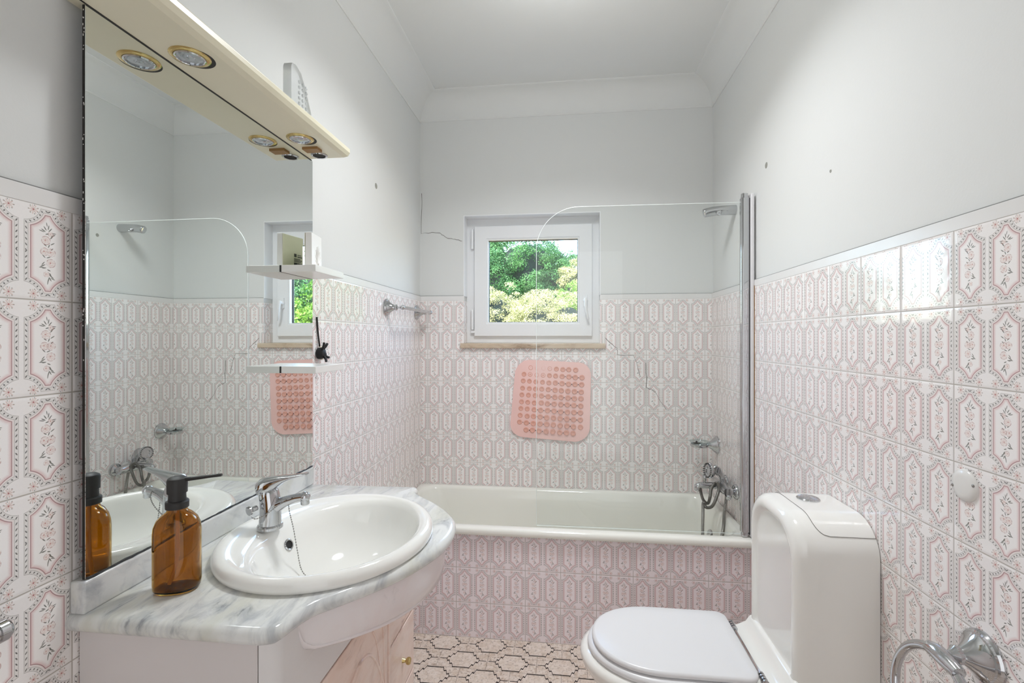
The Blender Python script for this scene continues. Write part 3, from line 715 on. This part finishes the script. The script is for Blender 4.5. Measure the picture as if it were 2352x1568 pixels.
prism(bm, P[:8] + [(-.468,.832),(-.478,.832),(-.478,.7415),(-.4985,.7415)], lambda a, b: (a, b, .712), lambda a, b: (a, b, .8005))
box(bm, -.478, -.468, .832, .890, .712, .740); box(bm, -.478, -.468, 1.19, 1.24, .712, .740); box(bm, -.478, -.468, 1.24, 1.418, .712, .8005); obj('fascia', bm, M['gloss'], t_, angle=30)
bm = B(); prism(bm, P[:8] + [(-.468,.760),(-.478,.760),(-.478,.7415),(-.4985,.7415)], lambda a, b: (a, b, .07), lambda a, b: (a, b, .634)); obj('corner_post', bm, M['gloss'], t_, angle=30)
# doors and drawers of the front
FX = -.468
def relief(P, par, r=.0035): 
    bm = B(); tube(bm, catmull(P, 8), r, 8); obj('carved_moulding', bm, M['pinkdoor'], par)
bm = B(); box(bm, -.478, FX, .764, 1.205, .075, .630); dr = obj('cabinet_door', bm, M['pinkdoor'], t_, smooth=False, bevel=.003)
e = FX+.0005
for k, (y0, s) in enumerate(((.985, 1), (.985, -1))):
    relief([(e, .985+s*.0, .40), (e, .985+s*.06, .50), (e, .985+s*.075, .545), (e, .985+s*.10, .575)] if False else [(e,.985+s*.205,.20),(e,.985+s*.20,.36),(e,.985+s*.165,.46),(e,.985+s*.11,.535),(e,.985+s*.05,.555),(e,.985,.54)], dr)
    relief([(e,.985+s*.185,.20),(e,.985+s*.178,.40),(e,.985+s*.15,.53),(e,.985+s*.12,.585)], dr, .0025)
    relief([(e,.985+s*.145,.20),(e,.985+s*.14,.34),(e,.985+s*.10,.435),(e,.985+s*.05,.472),(e,.985,.475)], dr, .0045)
    relief([(e,.985+s*.20,.10),(e,.985+s*.198,.40),(e,.985+s*.18,.60)], dr, .0022)
bm = B(); box(bm, -.478, FX+.004, 1.2055, 1.2165, .07, .634); obj('stile', bm, M['pinkdoor'], t_, smooth=False, bevel=.002)
for z0, z1 in ((.472,.630),(.292,.467),(.075,.287)):
    bm = B(); box(bm, -.478, FX, 1.2175, 1.418, z0, z1); d_ = obj('drawer', bm, M['pinkdoor'], t_, smooth=False, bevel=.003)
    bm = B(); lathe(bm, (FX, 1.3185, (z0+z1)/2-.006), (1,0,0), [(.0075,-.001),(.006,.004),(.0045,.009),(.0085,.012),(.010,.015),(.010,.020),(.008,.023),(0,.024)], 20); obj('knob', bm, M['brass'], d_, angle=30)

TOP = [(XL,.700),(-.52,.700),(-.485,.701),(-.464,.709),(-.455,.725),(-.449,.755),(-.436,.790),(-.408,.823),(-.366,.873),(-.328,.928),(-.299,.988),(-.279,1.049),(-.272,1.118),(-.283,1.188),(-.315,1.247),(-.367,1.311),(-.423,1.364),(-.452,1.397),(-.4615,1.4365)]
def outline(inset=0.):
    C = catmull([(x, y, 0) for x, y in TOP[2:]], 6)
    P = [V((XL, .700+inset)), V((-.52, .700+inset))]
    for i, p in enumerate(C):
        d = C[min(i+1, len(C)-1)]-C[max(i-1, 0)]; n = V((-d.y, d.x)).normalized(); P.append(V((p.x, p.y)) + n*inset)
    P.append(V((XL, 1.4365-inset))); return P
t_ = thing('marble_countertop', (-.65, 1.07, .80), 'grey veined marble vanity top with upstand and swelling front', 'worktop')
# basin hole left solid underneath: the basin drops in
bm = B(); R = []
th = .0145
for i in range(9):
    a = -PI/2 + PI*i/8; R.append([(p.x, p.y, .8155 + th*math.sin(a)) for p in outline(th*(1-math.cos(a))*.9)])
VR = rings(bm, R, False, False)
nh = 60
H = [[bm.verts.new((-.530 + .196*math.cos(2*PI*i/nh), 1.036 + .222*math.sin(2*PI*i/nh), R[k][0][2])) for i in range(nh)] for k in (0, -1)]
for i in range(nh): bm.faces.new([H[0][i], H[0][(i+1) % nh], H[1][(i+1) % nh], H[1][i]])
for ring_, hole in ((VR[0], H[0]), (VR[-1], H[1])):
    ed = []
    for L in (ring_, hole):
        for a, b in zip(L, L[1:]+L[:1]): ed.append(bm.edges.get((a, b)) or bm.edges.new((a, b)))
    bmesh.ops.triangle_fill(bm, edges=ed, use_beauty=True, use_dissolve=False)
obj('marble_slab', bm, M['marble'], t_, angle=60)
bm = B(); box(bm, XL, -.7985, .707, 1.4330, .8295, .8845); obj('upstand', bm, M['marble'], t_, bevel=.004)

# swelling apron under the top, part of the cabinet
cab = [o for o in bpy.data.objects if o.name == 'vanity_cabinet'][0]
C = catmull([(x, y, 0) for x, y in TOP[2:]], 6)
def xb(y):
    for a, b in zip(C, C[1:]):
        if a.y <= y <= b.y: return a.x + (b.x-a.x)*(y-a.y)/max(1e-6, b.y-a.y)
    return -.46
bm = B(); R = []
NA = 60
for i in range(NA+1):
    q = i/NA; s = .5 - .5*math.cos(PI*q); y = .786 + s*(1.392-.786)
    X1 = xb(y) - .030; e = min(1, min(s, 1-s)/.05); env = math.sqrt(max(0, 1-(1-e)**2))
    X1 = -.4685 + max(.006, X1+.4685)*env
    hgt = .052*env + .052*math.sin(PI*s)**.7 + .004
    zz = lambda f: .8005 - hgt*f
    D_ = X1 + .4685
    R.append([(X1-.002*env, y, .8005), (X1+.003*env, y, zz(.25)), (X1+.002*env, y, zz(.55)), (X1-.002*env, y, zz(.80)), (X1-D_*.10, y, zz(.885)), (X1-D_*.10+.002*env, y, zz(.90)), (X1-D_*.11+.002*env, y, zz(.945)), (X1-D_*.18, y, zz(.985)), (X1-D_*.45, y, zz(1.)), (-.4705, y, zz(1.02))])
rings(bm, R, False, False, closed=False); obj('apron', bm, M['bulge'], cab, angle=70)

t_ = thing('washbasin', (-.53, 1.04, .83), 'white oval drop-in washbasin set in the marble top', 'washbasin')
bm = B(); R = []; n = 72
for cx_, cy_, rx, ry, z in [(-.539,1.043,.222,.242,.8300),(-.539,1.043,.2265,.2465,.8335),(-.539,1.043,.228,.248,.840),(-.539,1.043,.2265,.2465,.848),(-.539,1.043,.222,.242,.8545),(-.539,1.043,.214,.235,.858),(-.537,1.042,.205,.228,.8575),(-.533,1.040,.198,.224,.8545),(-.524,1.036,.184,.2235,.8525),(-.514,1.033,.1725,.2225,.8515),(-.509,1.031,.166,.2185,.848),(-.507,1.030,.1605,.2125,.838),(-.506,1.03,.152,.202,.81),(-.506,1.03,.136,.184,.775),(-.506,1.03,.108,.150,.742),(-.506,1.03,.07,.10,.724),(-.506,1.03,.03,.04,.716),(-.506,1.03,.02,.02,.714)]:
    R.append([(cx_ + rx*math.cos(2*PI*i/n), cy_ + ry*math.sin(2*PI*i/n), z) for i in range(n)])
rings(bm, R, cap0=False); obj('basin_bowl', bm, M['ceramic'], t_, angle=80)
od = V((.90,-.12,.42)).normalized(); oc = V((-.6535,1.058,.8045))
bm = B(); lathe(bm, oc, od, [(.0135,-.004),(.0135,.002),(.0115,.004),(.0095,.003),(.009,-.001)], 24, cap0=False, cap1=False); obj('overflow_ring', bm, M['chrome'], t_)
bm = B(); lathe(bm, oc, od, [(.0092,-.002),(.0092,.0015),(0,.0015)], 20); obj('overflow_hole', bm, M['dark'], t_)
bm = B(); lathe(bm, (-.506,1.03,.7145), (0,0,1), [(.022,0),(.022,.003),(.014,.004),(0,.003)], 24); obj('drain', bm, M['chrome'], t_)

t_ = thing('basin_tap', (-.678, 1.025, .853), 'chrome single lever basin tap with a bead chain on the washbasin', 'tap')
bm = B(); lathe(bm, (-.676,1.025,.8535), (0,0,1), [(.0275,0),(.0275,.006),(.0255,.009),(.024,.0095)], 32); obj('base_ring', bm, M['chrome'], t_, angle=30)
bm = B(); R = []
for z, r, dx in ((.8625,.0235,0),(.88,.0225,.001),(.90,.0215,.001),(.915,.0215,0),(.93,.0215,-.002),(.938,.0205,-.003),(.943,.017,-.003)): R.append([(-.676+dx + r*1.05*math.cos(2*PI*i/28), 1.025 + r*math.sin(2*PI*i/28), z) for i in range(28)])
rings(bm, R)
Rs = []
for s, z, hw, hh in ((-.668,.899,.019,.020),(-.655,.905,.016,.017),(-.638,.914,.0125,.0125),(-.615,.922,.0105,.0095),(-.600,.9245,.0105,.009)): Rs.append([(s, 1.026 + (s+.676)*.12 + hw*math.cos(2*PI*i/20), z + hh*math.sin(2*PI*i/20)) for i in range(20)])
rings(bm, Rs); sphere(bm, (-.597,1.036,.9235), .0122, 16, 12); lathe(bm, (-.597,1.036,.918), (0,0,-1), [(.0098,0),(.0102,.010),(.0085,.012),(.007,.010)], 16)
obj('tap_body', bm, M['chrome'], t_, angle=45)
bm = B(); R = []
for x, z, w, h in ((-.7005,.938,.012,.008),(-.6985,.943,.0185,.0155),(-.690,.948,.0215,.0185),(-.676,.952,.0210,.0175),(-.660,.959,.0180,.0125),(-.644,.9655,.0155,.0075),(-.628,.9695,.0145,.0045),(-.612,.9730,.0135,.0032),(-.599,.9755,.0118,.0026),(-.592,.9770,.0085,.002)):
    R.append([(x - .3*h*math.sin(2*PI*i/20), 1.026 + (x+.676)*.12 + w*math.copysign(abs(math.cos(2*PI*i/20))**.7, math.cos(2*PI*i/20)), z + h*math.copysign(abs(math.sin(2*PI*i/20))**.8, math.sin(2*PI*i/20))) for i in range(20)])
rings(bm, R); obj('lever', bm, M['chrome'], t_, angle=50)
bm = B(); lathe(bm, (-.695,1.005,.905), (-.35,-.9,-.1), [(.006,0),(.006,.012),(.0105,.016),(.0105,.020),(.004,.021)], 10); obj('pop_up_knob', bm, M['chrome'], t_)
bm = B()
for Pc in (catmull([(-.699,.988,.894),(-.690,.990,.889),(-.676,.995,.893),(-.660,.999,.904),(-.648,1.004,.914),(-.640,1.01,.921),(-.632,1.02,.9265),(-.626,1.030,.927)], 10), catmull([(-.640,1.036,.912),(-.638,1.037,.890),(-.630,1.040,.850),(-.622,1.042,.800),(-.612,1.042,.757),(-.590,1.038,.739),(-.55,1.032,.727),(-.51,1.03,.720)], 16)):
    acc = 0; last = Pc[0]
    for p in Pc:
        acc += (p-last).length; last = p
        if acc > .0042: sphere(bm, p, .0017, 6, 4); acc = 0
    tube(bm, Pc, .0006, 5)
obj('bead_chain', bm, M['hose'], t_)
for o_ in t_.children:
    if o_.name.split('.')[0] != 'bead_chain': o_.location = (-.006, .006, .001)

t_ = thing('soap_dispenser', (-.714, .803, .83), 'amber glass soap bottle with black pump on the marble vanity top', 'soap dispenser')
ang = math.radians(18); bx, by = -.7125, .8015
def sec(a, b, p, z, n=40):
    out = []
    for i in range(n):
        q = 2*PI*i/n; c, s = math.cos(q), math.sin(q)
        x = a*math.copysign(abs(c)**(2/p), c); y = b*math.copysign(abs(s)**(2/p), s)
        out.append((bx + x*math.cos(ang)-y*math.sin(ang), by + x*math.sin(ang)+y*math.cos(ang), z))
    return out
bm = B()
prof = [(.026,.018,2.4,.8305),(.034,.025,2.4,.8310),(.0372,.0282,2.4,.836),(.0382,.0290,2.4,.846),(.0382,.0290,2.4,.900),(.0382,.0290,2.4,.936),(.0368,.0282,2.4,.948),(.0322,.0258,2.3,.960),(.024,.0215,2.1,.969),(.0175,.0165,2,.974),(.0150,.0150,2,.979),(.0150,.0150,2,.988)]
R = [sec(*q) for q in prof]
inn = [(a-.0028, b-.0028, p, z) for a, b, p, z in prof[::-1]]
R += [sec(a, b, p, max(z - (.001 if z > .95 else 0), .8375)) for a, b, p, z in inn[:-2]]
rings(bm, R); obj('glass_bottle', bm, M['amber'], t_, angle=80)
bm = B(); lathe(bm, (bx, by, .979), (0,0,1), [(.0155,0),(.0185,.001),(.0188,.012),(.0175,.014),(.0145,.0145),(.0140,.022),(.0140,.028),(.0162,.0285),(.0165,.051),(.0150,.0545),(.010,.0575),(.004,.0585),(0,.0585)], 32)
obj('pump_head', bm, M['pump'], t_, angle=30)
bm = B(); R = []
for s, z, w, h in ((.010,1.0305,.0055,.0042),(.035,1.0325,.0048,.0034),(.058,1.0345,.0042,.0028),(.074,1.0360,.0038,.0030),(.0755,1.036,.0030,.0024)):
    d = V((.96,.28)).normalized(); R.append([(bx + d.x*s - d.y*w*math.cos(2*PI*i/12), by + d.y*s + d.x*w*math.cos(2*PI*i/12), z + h*math.sin(2*PI*i/12)) for i in range(12)])
rings(bm, R); obj('pump_spout', bm, M['pump'], t_)
bm = B(); tube(bm, catmull([(bx,by,.978),(bx+.001,by,.93),(bx-.001,by,.88),(bx-.012,by-.004,.841)], 8), .0033, 12); obj('dip_tube', bm, M['tubeplastic'], t_)

# ------------------------------------------------------------------ toilet
t_ = thing('toilet', (.42, 1.406, 0), 'white close-coupled toilet with closed lid in front of the bath', 'toilet')
CY = 1.406
def dring(xf, xc, xb_, hw, z, n=24, pw=2.0, rb=.03, hwb=None):
    """D outline: round front at xf, straight back at xb_"""
    hwb = hwb or hw; P = []
    for i in range(n+1):
        a = PI/2 + PI*i/n; c, s = math.cos(a), math.sin(a)
        P.append((xc + (xc-xf)*math.copysign(abs(c)**(2/pw), c), CY + hw*math.copysign(abs(s)**(2/pw), s), z))
    k = 6
    for i in range(k+1):
        a = -PI/2 + PI/2*i/k; P.append((xb_-rb + rb*math.cos(a), CY - hwb + rb + rb*math.sin(a), z))
    for i in range(k+1):
        a = PI/2*i/k; P.append((xb_-rb + rb*math.cos(a), CY + hwb - rb + rb*math.sin(a), z))
    return P
bm = B()
R = [dring(.20,.36,.66,.105,0), dring(.195,.36,.66,.108,.012), dring(.215,.36,.66,.10,.10), dring(.20,.35,.66,.105,.18), dring(.145,.32,.66,.130,.26,hwb=.12), dring(.070,.29,.66,.165,.325,hwb=.135), dring(.040,.27,.66,.1785,.368,hwb=.144), dring(.034,.265,.66,.1815,.386,hwb=.147), dring(.037,.265,.66,.180,.397,hwb=.146), dring(.050,.265,.655,.171,.4045,hwb=.142)]
rings(bm, R); obj('toilet_bowl', bm, M['ceramic'], t_, angle=80)
bm = B(); R = [dring(.060,.262,.472,.1625,.4055), dring(.056,.262,.474,.166,.409), dring(.055,.262,.4745,.167,.415), dring(.057,.262,.4745,.1655,.421), dring(.066,.262,.472,.158,.4245)]
rings(bm, R); obj('seat_ring', bm, M['seat'], t_, angle=80)
bm = B(); R = [dring(.078,.258,.474,.147,.4265,pw=2.15), dring(.070,.258,.478,.1525,.429,pw=2.15), dring(.0685,.258,.479,.154,.434,pw=2.15), dring(.0705,.258,.4785,.1525,.4395,pw=2.15), dring(.078,.258,.476,.147,.4425,pw=2.15), dring(.12,.262,.45,.115,.4435,pw=2.15)]
rings(bm, R); obj('seat_lid', bm, M['seat'], t_, angle=80)
bm = B(); tube(bm, [(.490,CY-.135,.428),(.490,CY+.115,.428)], .0035, 10)
for y in (CY-.128, CY+.098):
    lathe(bm, (.491,y,.4035), (0,0,1), [(.011,0),(.011,.004),(.007,.006),(.007,.022)], 14)
    for k in range(4): lathe(bm, (.490,y-.018+.010*k,.428), (0,1,0), [(.004,0),(.0085,.001),(.0085,.006),(.004,.007)], 14)
obj('seat_hinge', bm, M['chrome'], t_, angle=30)
# cistern: rounded top profile in Y-Z carried along X
def cprof(g=0., zb=.40, rt=.095, k=12, ztop=.839, hw=.1555, rb=.02):
    P = []
    y0, y1, zt = CY-hw-g, CY+hw+g, ztop+g
    for i in range(5):
        a = PI + PI/2*i/4; P.append((y0+rb + rb*math.cos(a), zb-g+rb + rb*math.sin(a)))
    for i in range(5):
        a = -PI/2 + PI/2*i/4; P.append((y1-rb + rb*math.cos(a), zb-g+rb + rb*math.sin(a)))
    for i in range(k+1):
        a = PI/2*i/k; P.append((y1-rt + rt*math.cos(a), zt-rt*.92 + rt*.92*math.sin(a)))
    for i in range(k+1):
        a = PI/2 + PI/2*i/k; P.append((y0+rt + rt*math.cos(a), zt-rt*.92 + rt*.92*math.sin(a)))
    return P
bm = B()
cr = lambda x, g, **kw: [(x, y, z) for y, z in cprof(g, **kw)]
R = [cr(XR-.002, 0), cr(.590, 0), cr(.574, -.003), cr(.564, -.009), cr(.5575, -.017), cr(.5555, -.024), cr(.5565, -.030), cr(.5615, -.035), cr(.5655, -.039), cr(.5665, -.044)]
rings(bm, R); obj('cistern', bm, M['ceramic'], t_, angle=80)
# neck between bowl deck and cistern
bm = B(); R = []
for z, x0, h in ((.392,.50,.146),(.4045,.505,.148),(.409,.52,.149),(.420,.542,.150),(.440,.556,.150)): R.append([(x0,CY-h,z),(x0,CY+h,z),(.70,CY+h,z),(.70,CY-h,z)])
rings(bm, R); obj('cistern_neck', bm, M['ceramic'], t_, bevel=.008, angle=60)
# lid: the part of the rounded top above a seam that turns down the sides in a curve
Z0, RS = .800, .030
pp = [(y, z) for y, z in cprof(.0006, k=40) if z > Z0]; Z0 = pp[0][1]
def xf(z):
    q = min(RS, z-Z0); return .612 + RS - math.sqrt(max(0, RS*RS - (RS-q)**2))
bm = B(); R = []
for y, z in pp:
    yi, zi = CY + (y-CY)*.975, z-.004
    R.append([(xf(z), y, z), (XR-.003, y, z), (XR-.003, yi, zi), (xf(z), yi, zi)])
rings(bm, R); obj('cistern_lid', bm, M['ceramic'], t_, angle=40)
bm = B(); tube(bm, [(XR-.003, pp[0][0], pp[0][1])] + [(xf(z)-.0004, y, z) for y, z in pp] + [(XR-.003, pp[-1][0], pp[-1][1])], .00055, 6); obj('lid_seam', bm, M['crack'], t_)
bm = B(); lathe(bm, (.668, 1.432, .839), (0,0,1), [(.029,-.001),(.029,.003),(.026,.0055),(.022,.0045),(.012,.0075),(0,.0082)], 36); obj('flush_button', bm, M['chrome'], t_, angle=30)
bm = B(); tube(bm, catmull([(.66,CY+.175,.30),(.655,CY+.17,.42),(.645,CY+.165,.46)], 6), .009, 10); obj('water_pipe', bm, M['dark'], t_)

# ------------------------------------------------------------------ ceiling lamp behind the camera
t_ = thing('ceiling_lamp', (-.03, 1.56, ZC), 'round opal ceiling lamp above the camera', 'ceiling lamp')
bm = B(); lathe(bm, (-.03,1.56,ZC), (0,0,-1), [(.12,0),(.12,.02),(.11,.025)], 32); obj('lamp_base', bm, M['shelf'], t_)
bm = B(); lathe(bm, (-.03,1.56,ZC-.022), (0,0,-1), [(.11,0),(.112,.01),(.10,.03),(.05,.04),(0,.042)], 32); obj('lamp_shade', bm, M['lampshade'], t_)

# ------------------------------------------------------------------ hillside outside
bm = B(); nx, ny = 24, 20; G = []
for j in range(ny+1):
    row = []
    for i in range(nx+1):
        x = -16+36*i/nx; y = 4.5+26*j/ny; z = -1.6 + min(3.1, max(0, y-6)*.42) + .35*math.sin(x*.7+y*.4)
        row.append(bm.verts.new((x, y, z)))
    G.append(row)
for j in range(ny):
    for i in range(nx): bm.faces.new([G[j][i], G[j][i+1], G[j+1][i+1], G[j+1][i]])
tag(obj('hillside', bm, M['earth']), kind='structure')

def crown_mesh(seed, blobs, leaf, count):
    """leaves gathered in rounded clumps all over the crown"""
    rnd = np.random.default_rng(seed); C = []; Rr = []; Nn = []
    tot = sum((b[3]*b[4]*b[5])**.67 for b in blobs)
    for b in blobs:
        a = np.array(b[3:6]); m = int(230*(b[3]*b[4]*b[5])**.67/tot) + 20
        d = rnd.normal(size=(m, 3)); d[:, 1] -= .5; d /= np.linalg.norm(d, axis=1)[:, None]
        C.append(np.array(b[:3]) + d*a*rnd.uniform(.70, 1.02, size=(m, 1))); Rr.append(rnd.uniform(.12, .27, size=m)*a.mean()); Nn.append(d)
    C, Rr, Nn = np.concatenate(C), np.concatenate(Rr), np.concatenate(Nn)
    k = rnd.choice(len(C), size=count, p=Rr**2/np.sum(Rr**2))
    d = rnd.normal(size=(count, 3)) + Nn[k]*.7 + np.array([0, 0, .35]); d /= np.linalg.norm(d, axis=1)[:, None]
    P = C[k] + d*(Rr[k]*rnd.uniform(.55, 1.08, size=count))[:, None]*np.array([1.15, 1.15, .85])
    nrm = d*.8 + rnd.normal(size=(count, 3))*.5; nrm /= np.linalg.norm(nrm, axis=1)[:, None]
    u = np.cross(nrm, rnd.normal(size=(count, 3))); u /= np.linalg.norm(u, axis=1)[:, None]; w = np.cross(nrm, u)
    L = (leaf*rnd.uniform(.6, 1.35, size=count))[:, None]
    vs = np.stack([P-u*L, P-w*L*.45+nrm*L*.12, P+u*L, P+w*L*.45+nrm*L*.12], axis=1).reshape(-1, 3)
    me = bpy.data.meshes.new('foliage'); me.vertices.add(count*4); me.vertices.foreach_set('co', vs.astype(np.float32).ravel())
    me.loops.add(count*4); me.loops.foreach_set('vertex_index', np.arange(count*4, dtype=np.int32))
    me.polygons.add(count); me.polygons.foreach_set('loop_start', np.arange(0, count*4, 4, dtype=np.int32)); me.update(calc_edges=True); me.validate()
    return me

def plant(name, loc, blobs, leaf, count, mat, label, cat, group, seed, trunk=True):
    r = thing(name, loc, label, cat, group)
    me = crown_mesh(seed, blobs, leaf, count); me.materials.append(M[mat])
    o = bpy.data.objects.new('foliage', me); COL.objects.link(o); o.parent = r
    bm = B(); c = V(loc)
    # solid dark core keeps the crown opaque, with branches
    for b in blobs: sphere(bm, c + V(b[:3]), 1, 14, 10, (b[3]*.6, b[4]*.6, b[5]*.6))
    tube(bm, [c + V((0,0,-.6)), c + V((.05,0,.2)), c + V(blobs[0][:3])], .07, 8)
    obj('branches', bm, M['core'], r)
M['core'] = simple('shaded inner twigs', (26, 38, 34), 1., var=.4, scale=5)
# measured through the window: (x at distance Y, height)
TREES = 'trees on the hillside outside the window'
plant('tree', (-.95, 13.0, 1.2), [(-.2,0,2.0,1.25,1.0,1.05),(.75,.1,1.55,.85,.8,.95),(-.9,.1,1.5,.9,.8,.95),(.25,-.2,.75,1.0,.7,.7),(-1.4,.3,2.4,1.0,.8,.8)], .022, 80000, 'leafdark', 'tall deep green tree filling the upper part of the window view', 'tree', TREES, 3)
plant('shrub', (-1.42, 9.2, .2), [(0,0,1.45,.62,.55,.72),(-.45,.1,1.55,.5,.5,.6),(.45,.0,1.05,.55,.5,.55)], .0145, 46000, 'leafpale', 'pale dry olive bush at lower left of the window view', 'shrub', 'bushes outside the window', 5)
plant('shrub', (-.52, 8.8, .36), [(0,0,1.08,.62,.55,.72),(.5,.1,1.15,.5,.5,.60),(-.4,-.1,.8,.5,.45,.6)], .014, 46000, 'leafpale', 'yellowish dry bush in the bottom middle of the window view', 'shrub', 'bushes outside the window', 8)
plant('shrub', (.18, 9.6, .3), [(0,0,1.30,.42,.5,.78),(.35,.1,1.5,.5,.5,.65),(-.1,.0,.75,.5,.5,.5)], .0155, 40000, 'leafmid', 'bright green bush at right edge of the window view', 'shrub', 'bushes outside the window', 11)
plant('tree', (.35, 12.2, .72), [(0,0,1.85,.62,.6,.75),(.5,.2,1.6,.7,.6,.8),(.05,-.1,1.1,.6,.5,.6)], .018, 44000, 'leafpale', 'yellow green tree behind the bright bush at right of the window', 'tree', TREES, 14)
plant('shrub', (-1.55, 8.3, -.1), [(0,0,.75,.5,.45,.65),(.5,.0,.55,.5,.45,.6)], .014, 26000, 'leafmid', 'low green bush in the bottom left corner of the window', 'shrub', 'bushes outside the window', 17)
for i, (x, y, z, m, lab) in enumerate([(-.9, 15.4, 1.3, 'leafdark', 'shaded green tree farthest back behind the tall deep green tree'), (-2.6, 14.2, 1.5, 'leafmid', 'bright green tree at the upper left edge of the window view'), (2.6, 9.5, .4, 'leafmid', 'bright green tree seen only in the mirrored window, nearer one'), (4.6, 11., .6, 'leafdark', 'dark green tree seen only in the mirrored window, farther one'), (6.8, 12.5, .8, 'leafmid', 'green tree at the far end of the hillside row'), (-4.2, 12., .8, 'leafdark', 'dark tree on the hillside beyond the left window edge')]):
    plant('tree', (x, y, z), [(0,0,1.6,1.1,.9,1.3),(.8,.2,1.2,.9,.8,1.0),(-.8,.1,1.1,.9,.8,1.0),(0,-.2,.3,1.2,.8,.9)], .038, 26000, m, lab, 'tree', TREES, 30+i)

# ------------------------------------------------------------------ camera
cam = bpy.data.cameras.new('camera'); co = bpy.data.objects.new('camera', cam); COL.objects.link(co)
co.location = (0, 0, 1.29); co.rotation_euler = (PI/2, 0, .1169)
cam.sensor_width = 36; cam.lens = 36*1100.8/2352; cam.shift_x = 0; cam.shift_y = -(784-776.5)/2352
cam.clip_start = .02; cam.clip_end = 200
S.camera = co

# ------------------------------------------------------------------ light
w = bpy.data.worlds.new('sky'); S.world = w; w.use_nodes = True; nt = w.node_tree; nt.nodes.clear()
sky = nt.nodes.new('ShaderNodeTexSky'); sky.sky_type = 'NISHITA'; sky.sun_disc = False
sky.sun_elevation = math.radians(52); sky.sun_rotation = math.radians(200); sky.air_density = 1.; sky.dust_density = 2.5; sky.ozone_density = 1.
bg = nt.nodes.new('ShaderNodeBackground'); bg.inputs[1].default_value = 2.3
wo = nt.nodes.new('ShaderNodeOutputWorld'); nt.links.new(sky.outputs[0], bg.inputs[0]); nt.links.new(bg.outputs[0], wo.inputs[0])

def light(name, typ, loc, rot, energy, color=(1,1,1), **kw):
    d = bpy.data.lights.new(name, typ); d.energy = energy; d.color = color
    for k, v in kw.items(): setattr(d, k, v)
    o = bpy.data.objects.new(name, d); COL.objects.link(o); o.location = loc; o.rotation_euler = rot; return o
sd = V((.35, .75, -1.0)).normalized()
light('sun', 'SUN', (0,-5,10), sd.to_track_quat('-Z', 'Y').to_euler(), 5.0, (1,.96,.88), angle=.01)
light('ceiling_light', 'POINT', (-.03,1.56,ZC-.19), (0,0,0), 4.2, (.94,.97,1), shadow_soft_size=.10)
light('ceiling_light_down', 'AREA', (-.03,1.56,ZC-.10), (0,0,0), 11.5, (.94,.965,1), shape='DISK', size=.34, spread=2.45)
light('rear_fill', 'AREA', (-.02,YF+.04,1.15), (PI/2,0,0), 6.4, (.94,.965,1), shape='RECTANGLE', size=1.1, size_y=2.0)  # added fill behind the camera; the door there is closed

S.view_settings.view_transform = 'Standard'; S.view_settings.look = 'None'; S.view_settings.gamma = 1; S.view_settings.exposure = .08
S.view_settings.use_curve_mapping = False
try:
    S.cycles.use_denoising = True; S.cycles.max_bounces = 10; S.cycles.diffuse_bounces = 6; S.cycles.glossy_bounces = 6; S.cycles.transmission_bounces = 10; S.cycles.transparent_max_bounces = 16
    S.cycles.sample_clamp_indirect = 6; S.cycles.caustics_reflective = True; S.cycles.caustics_refractive = True; S.cycles.blur_glossy = .3
except Exception: pass
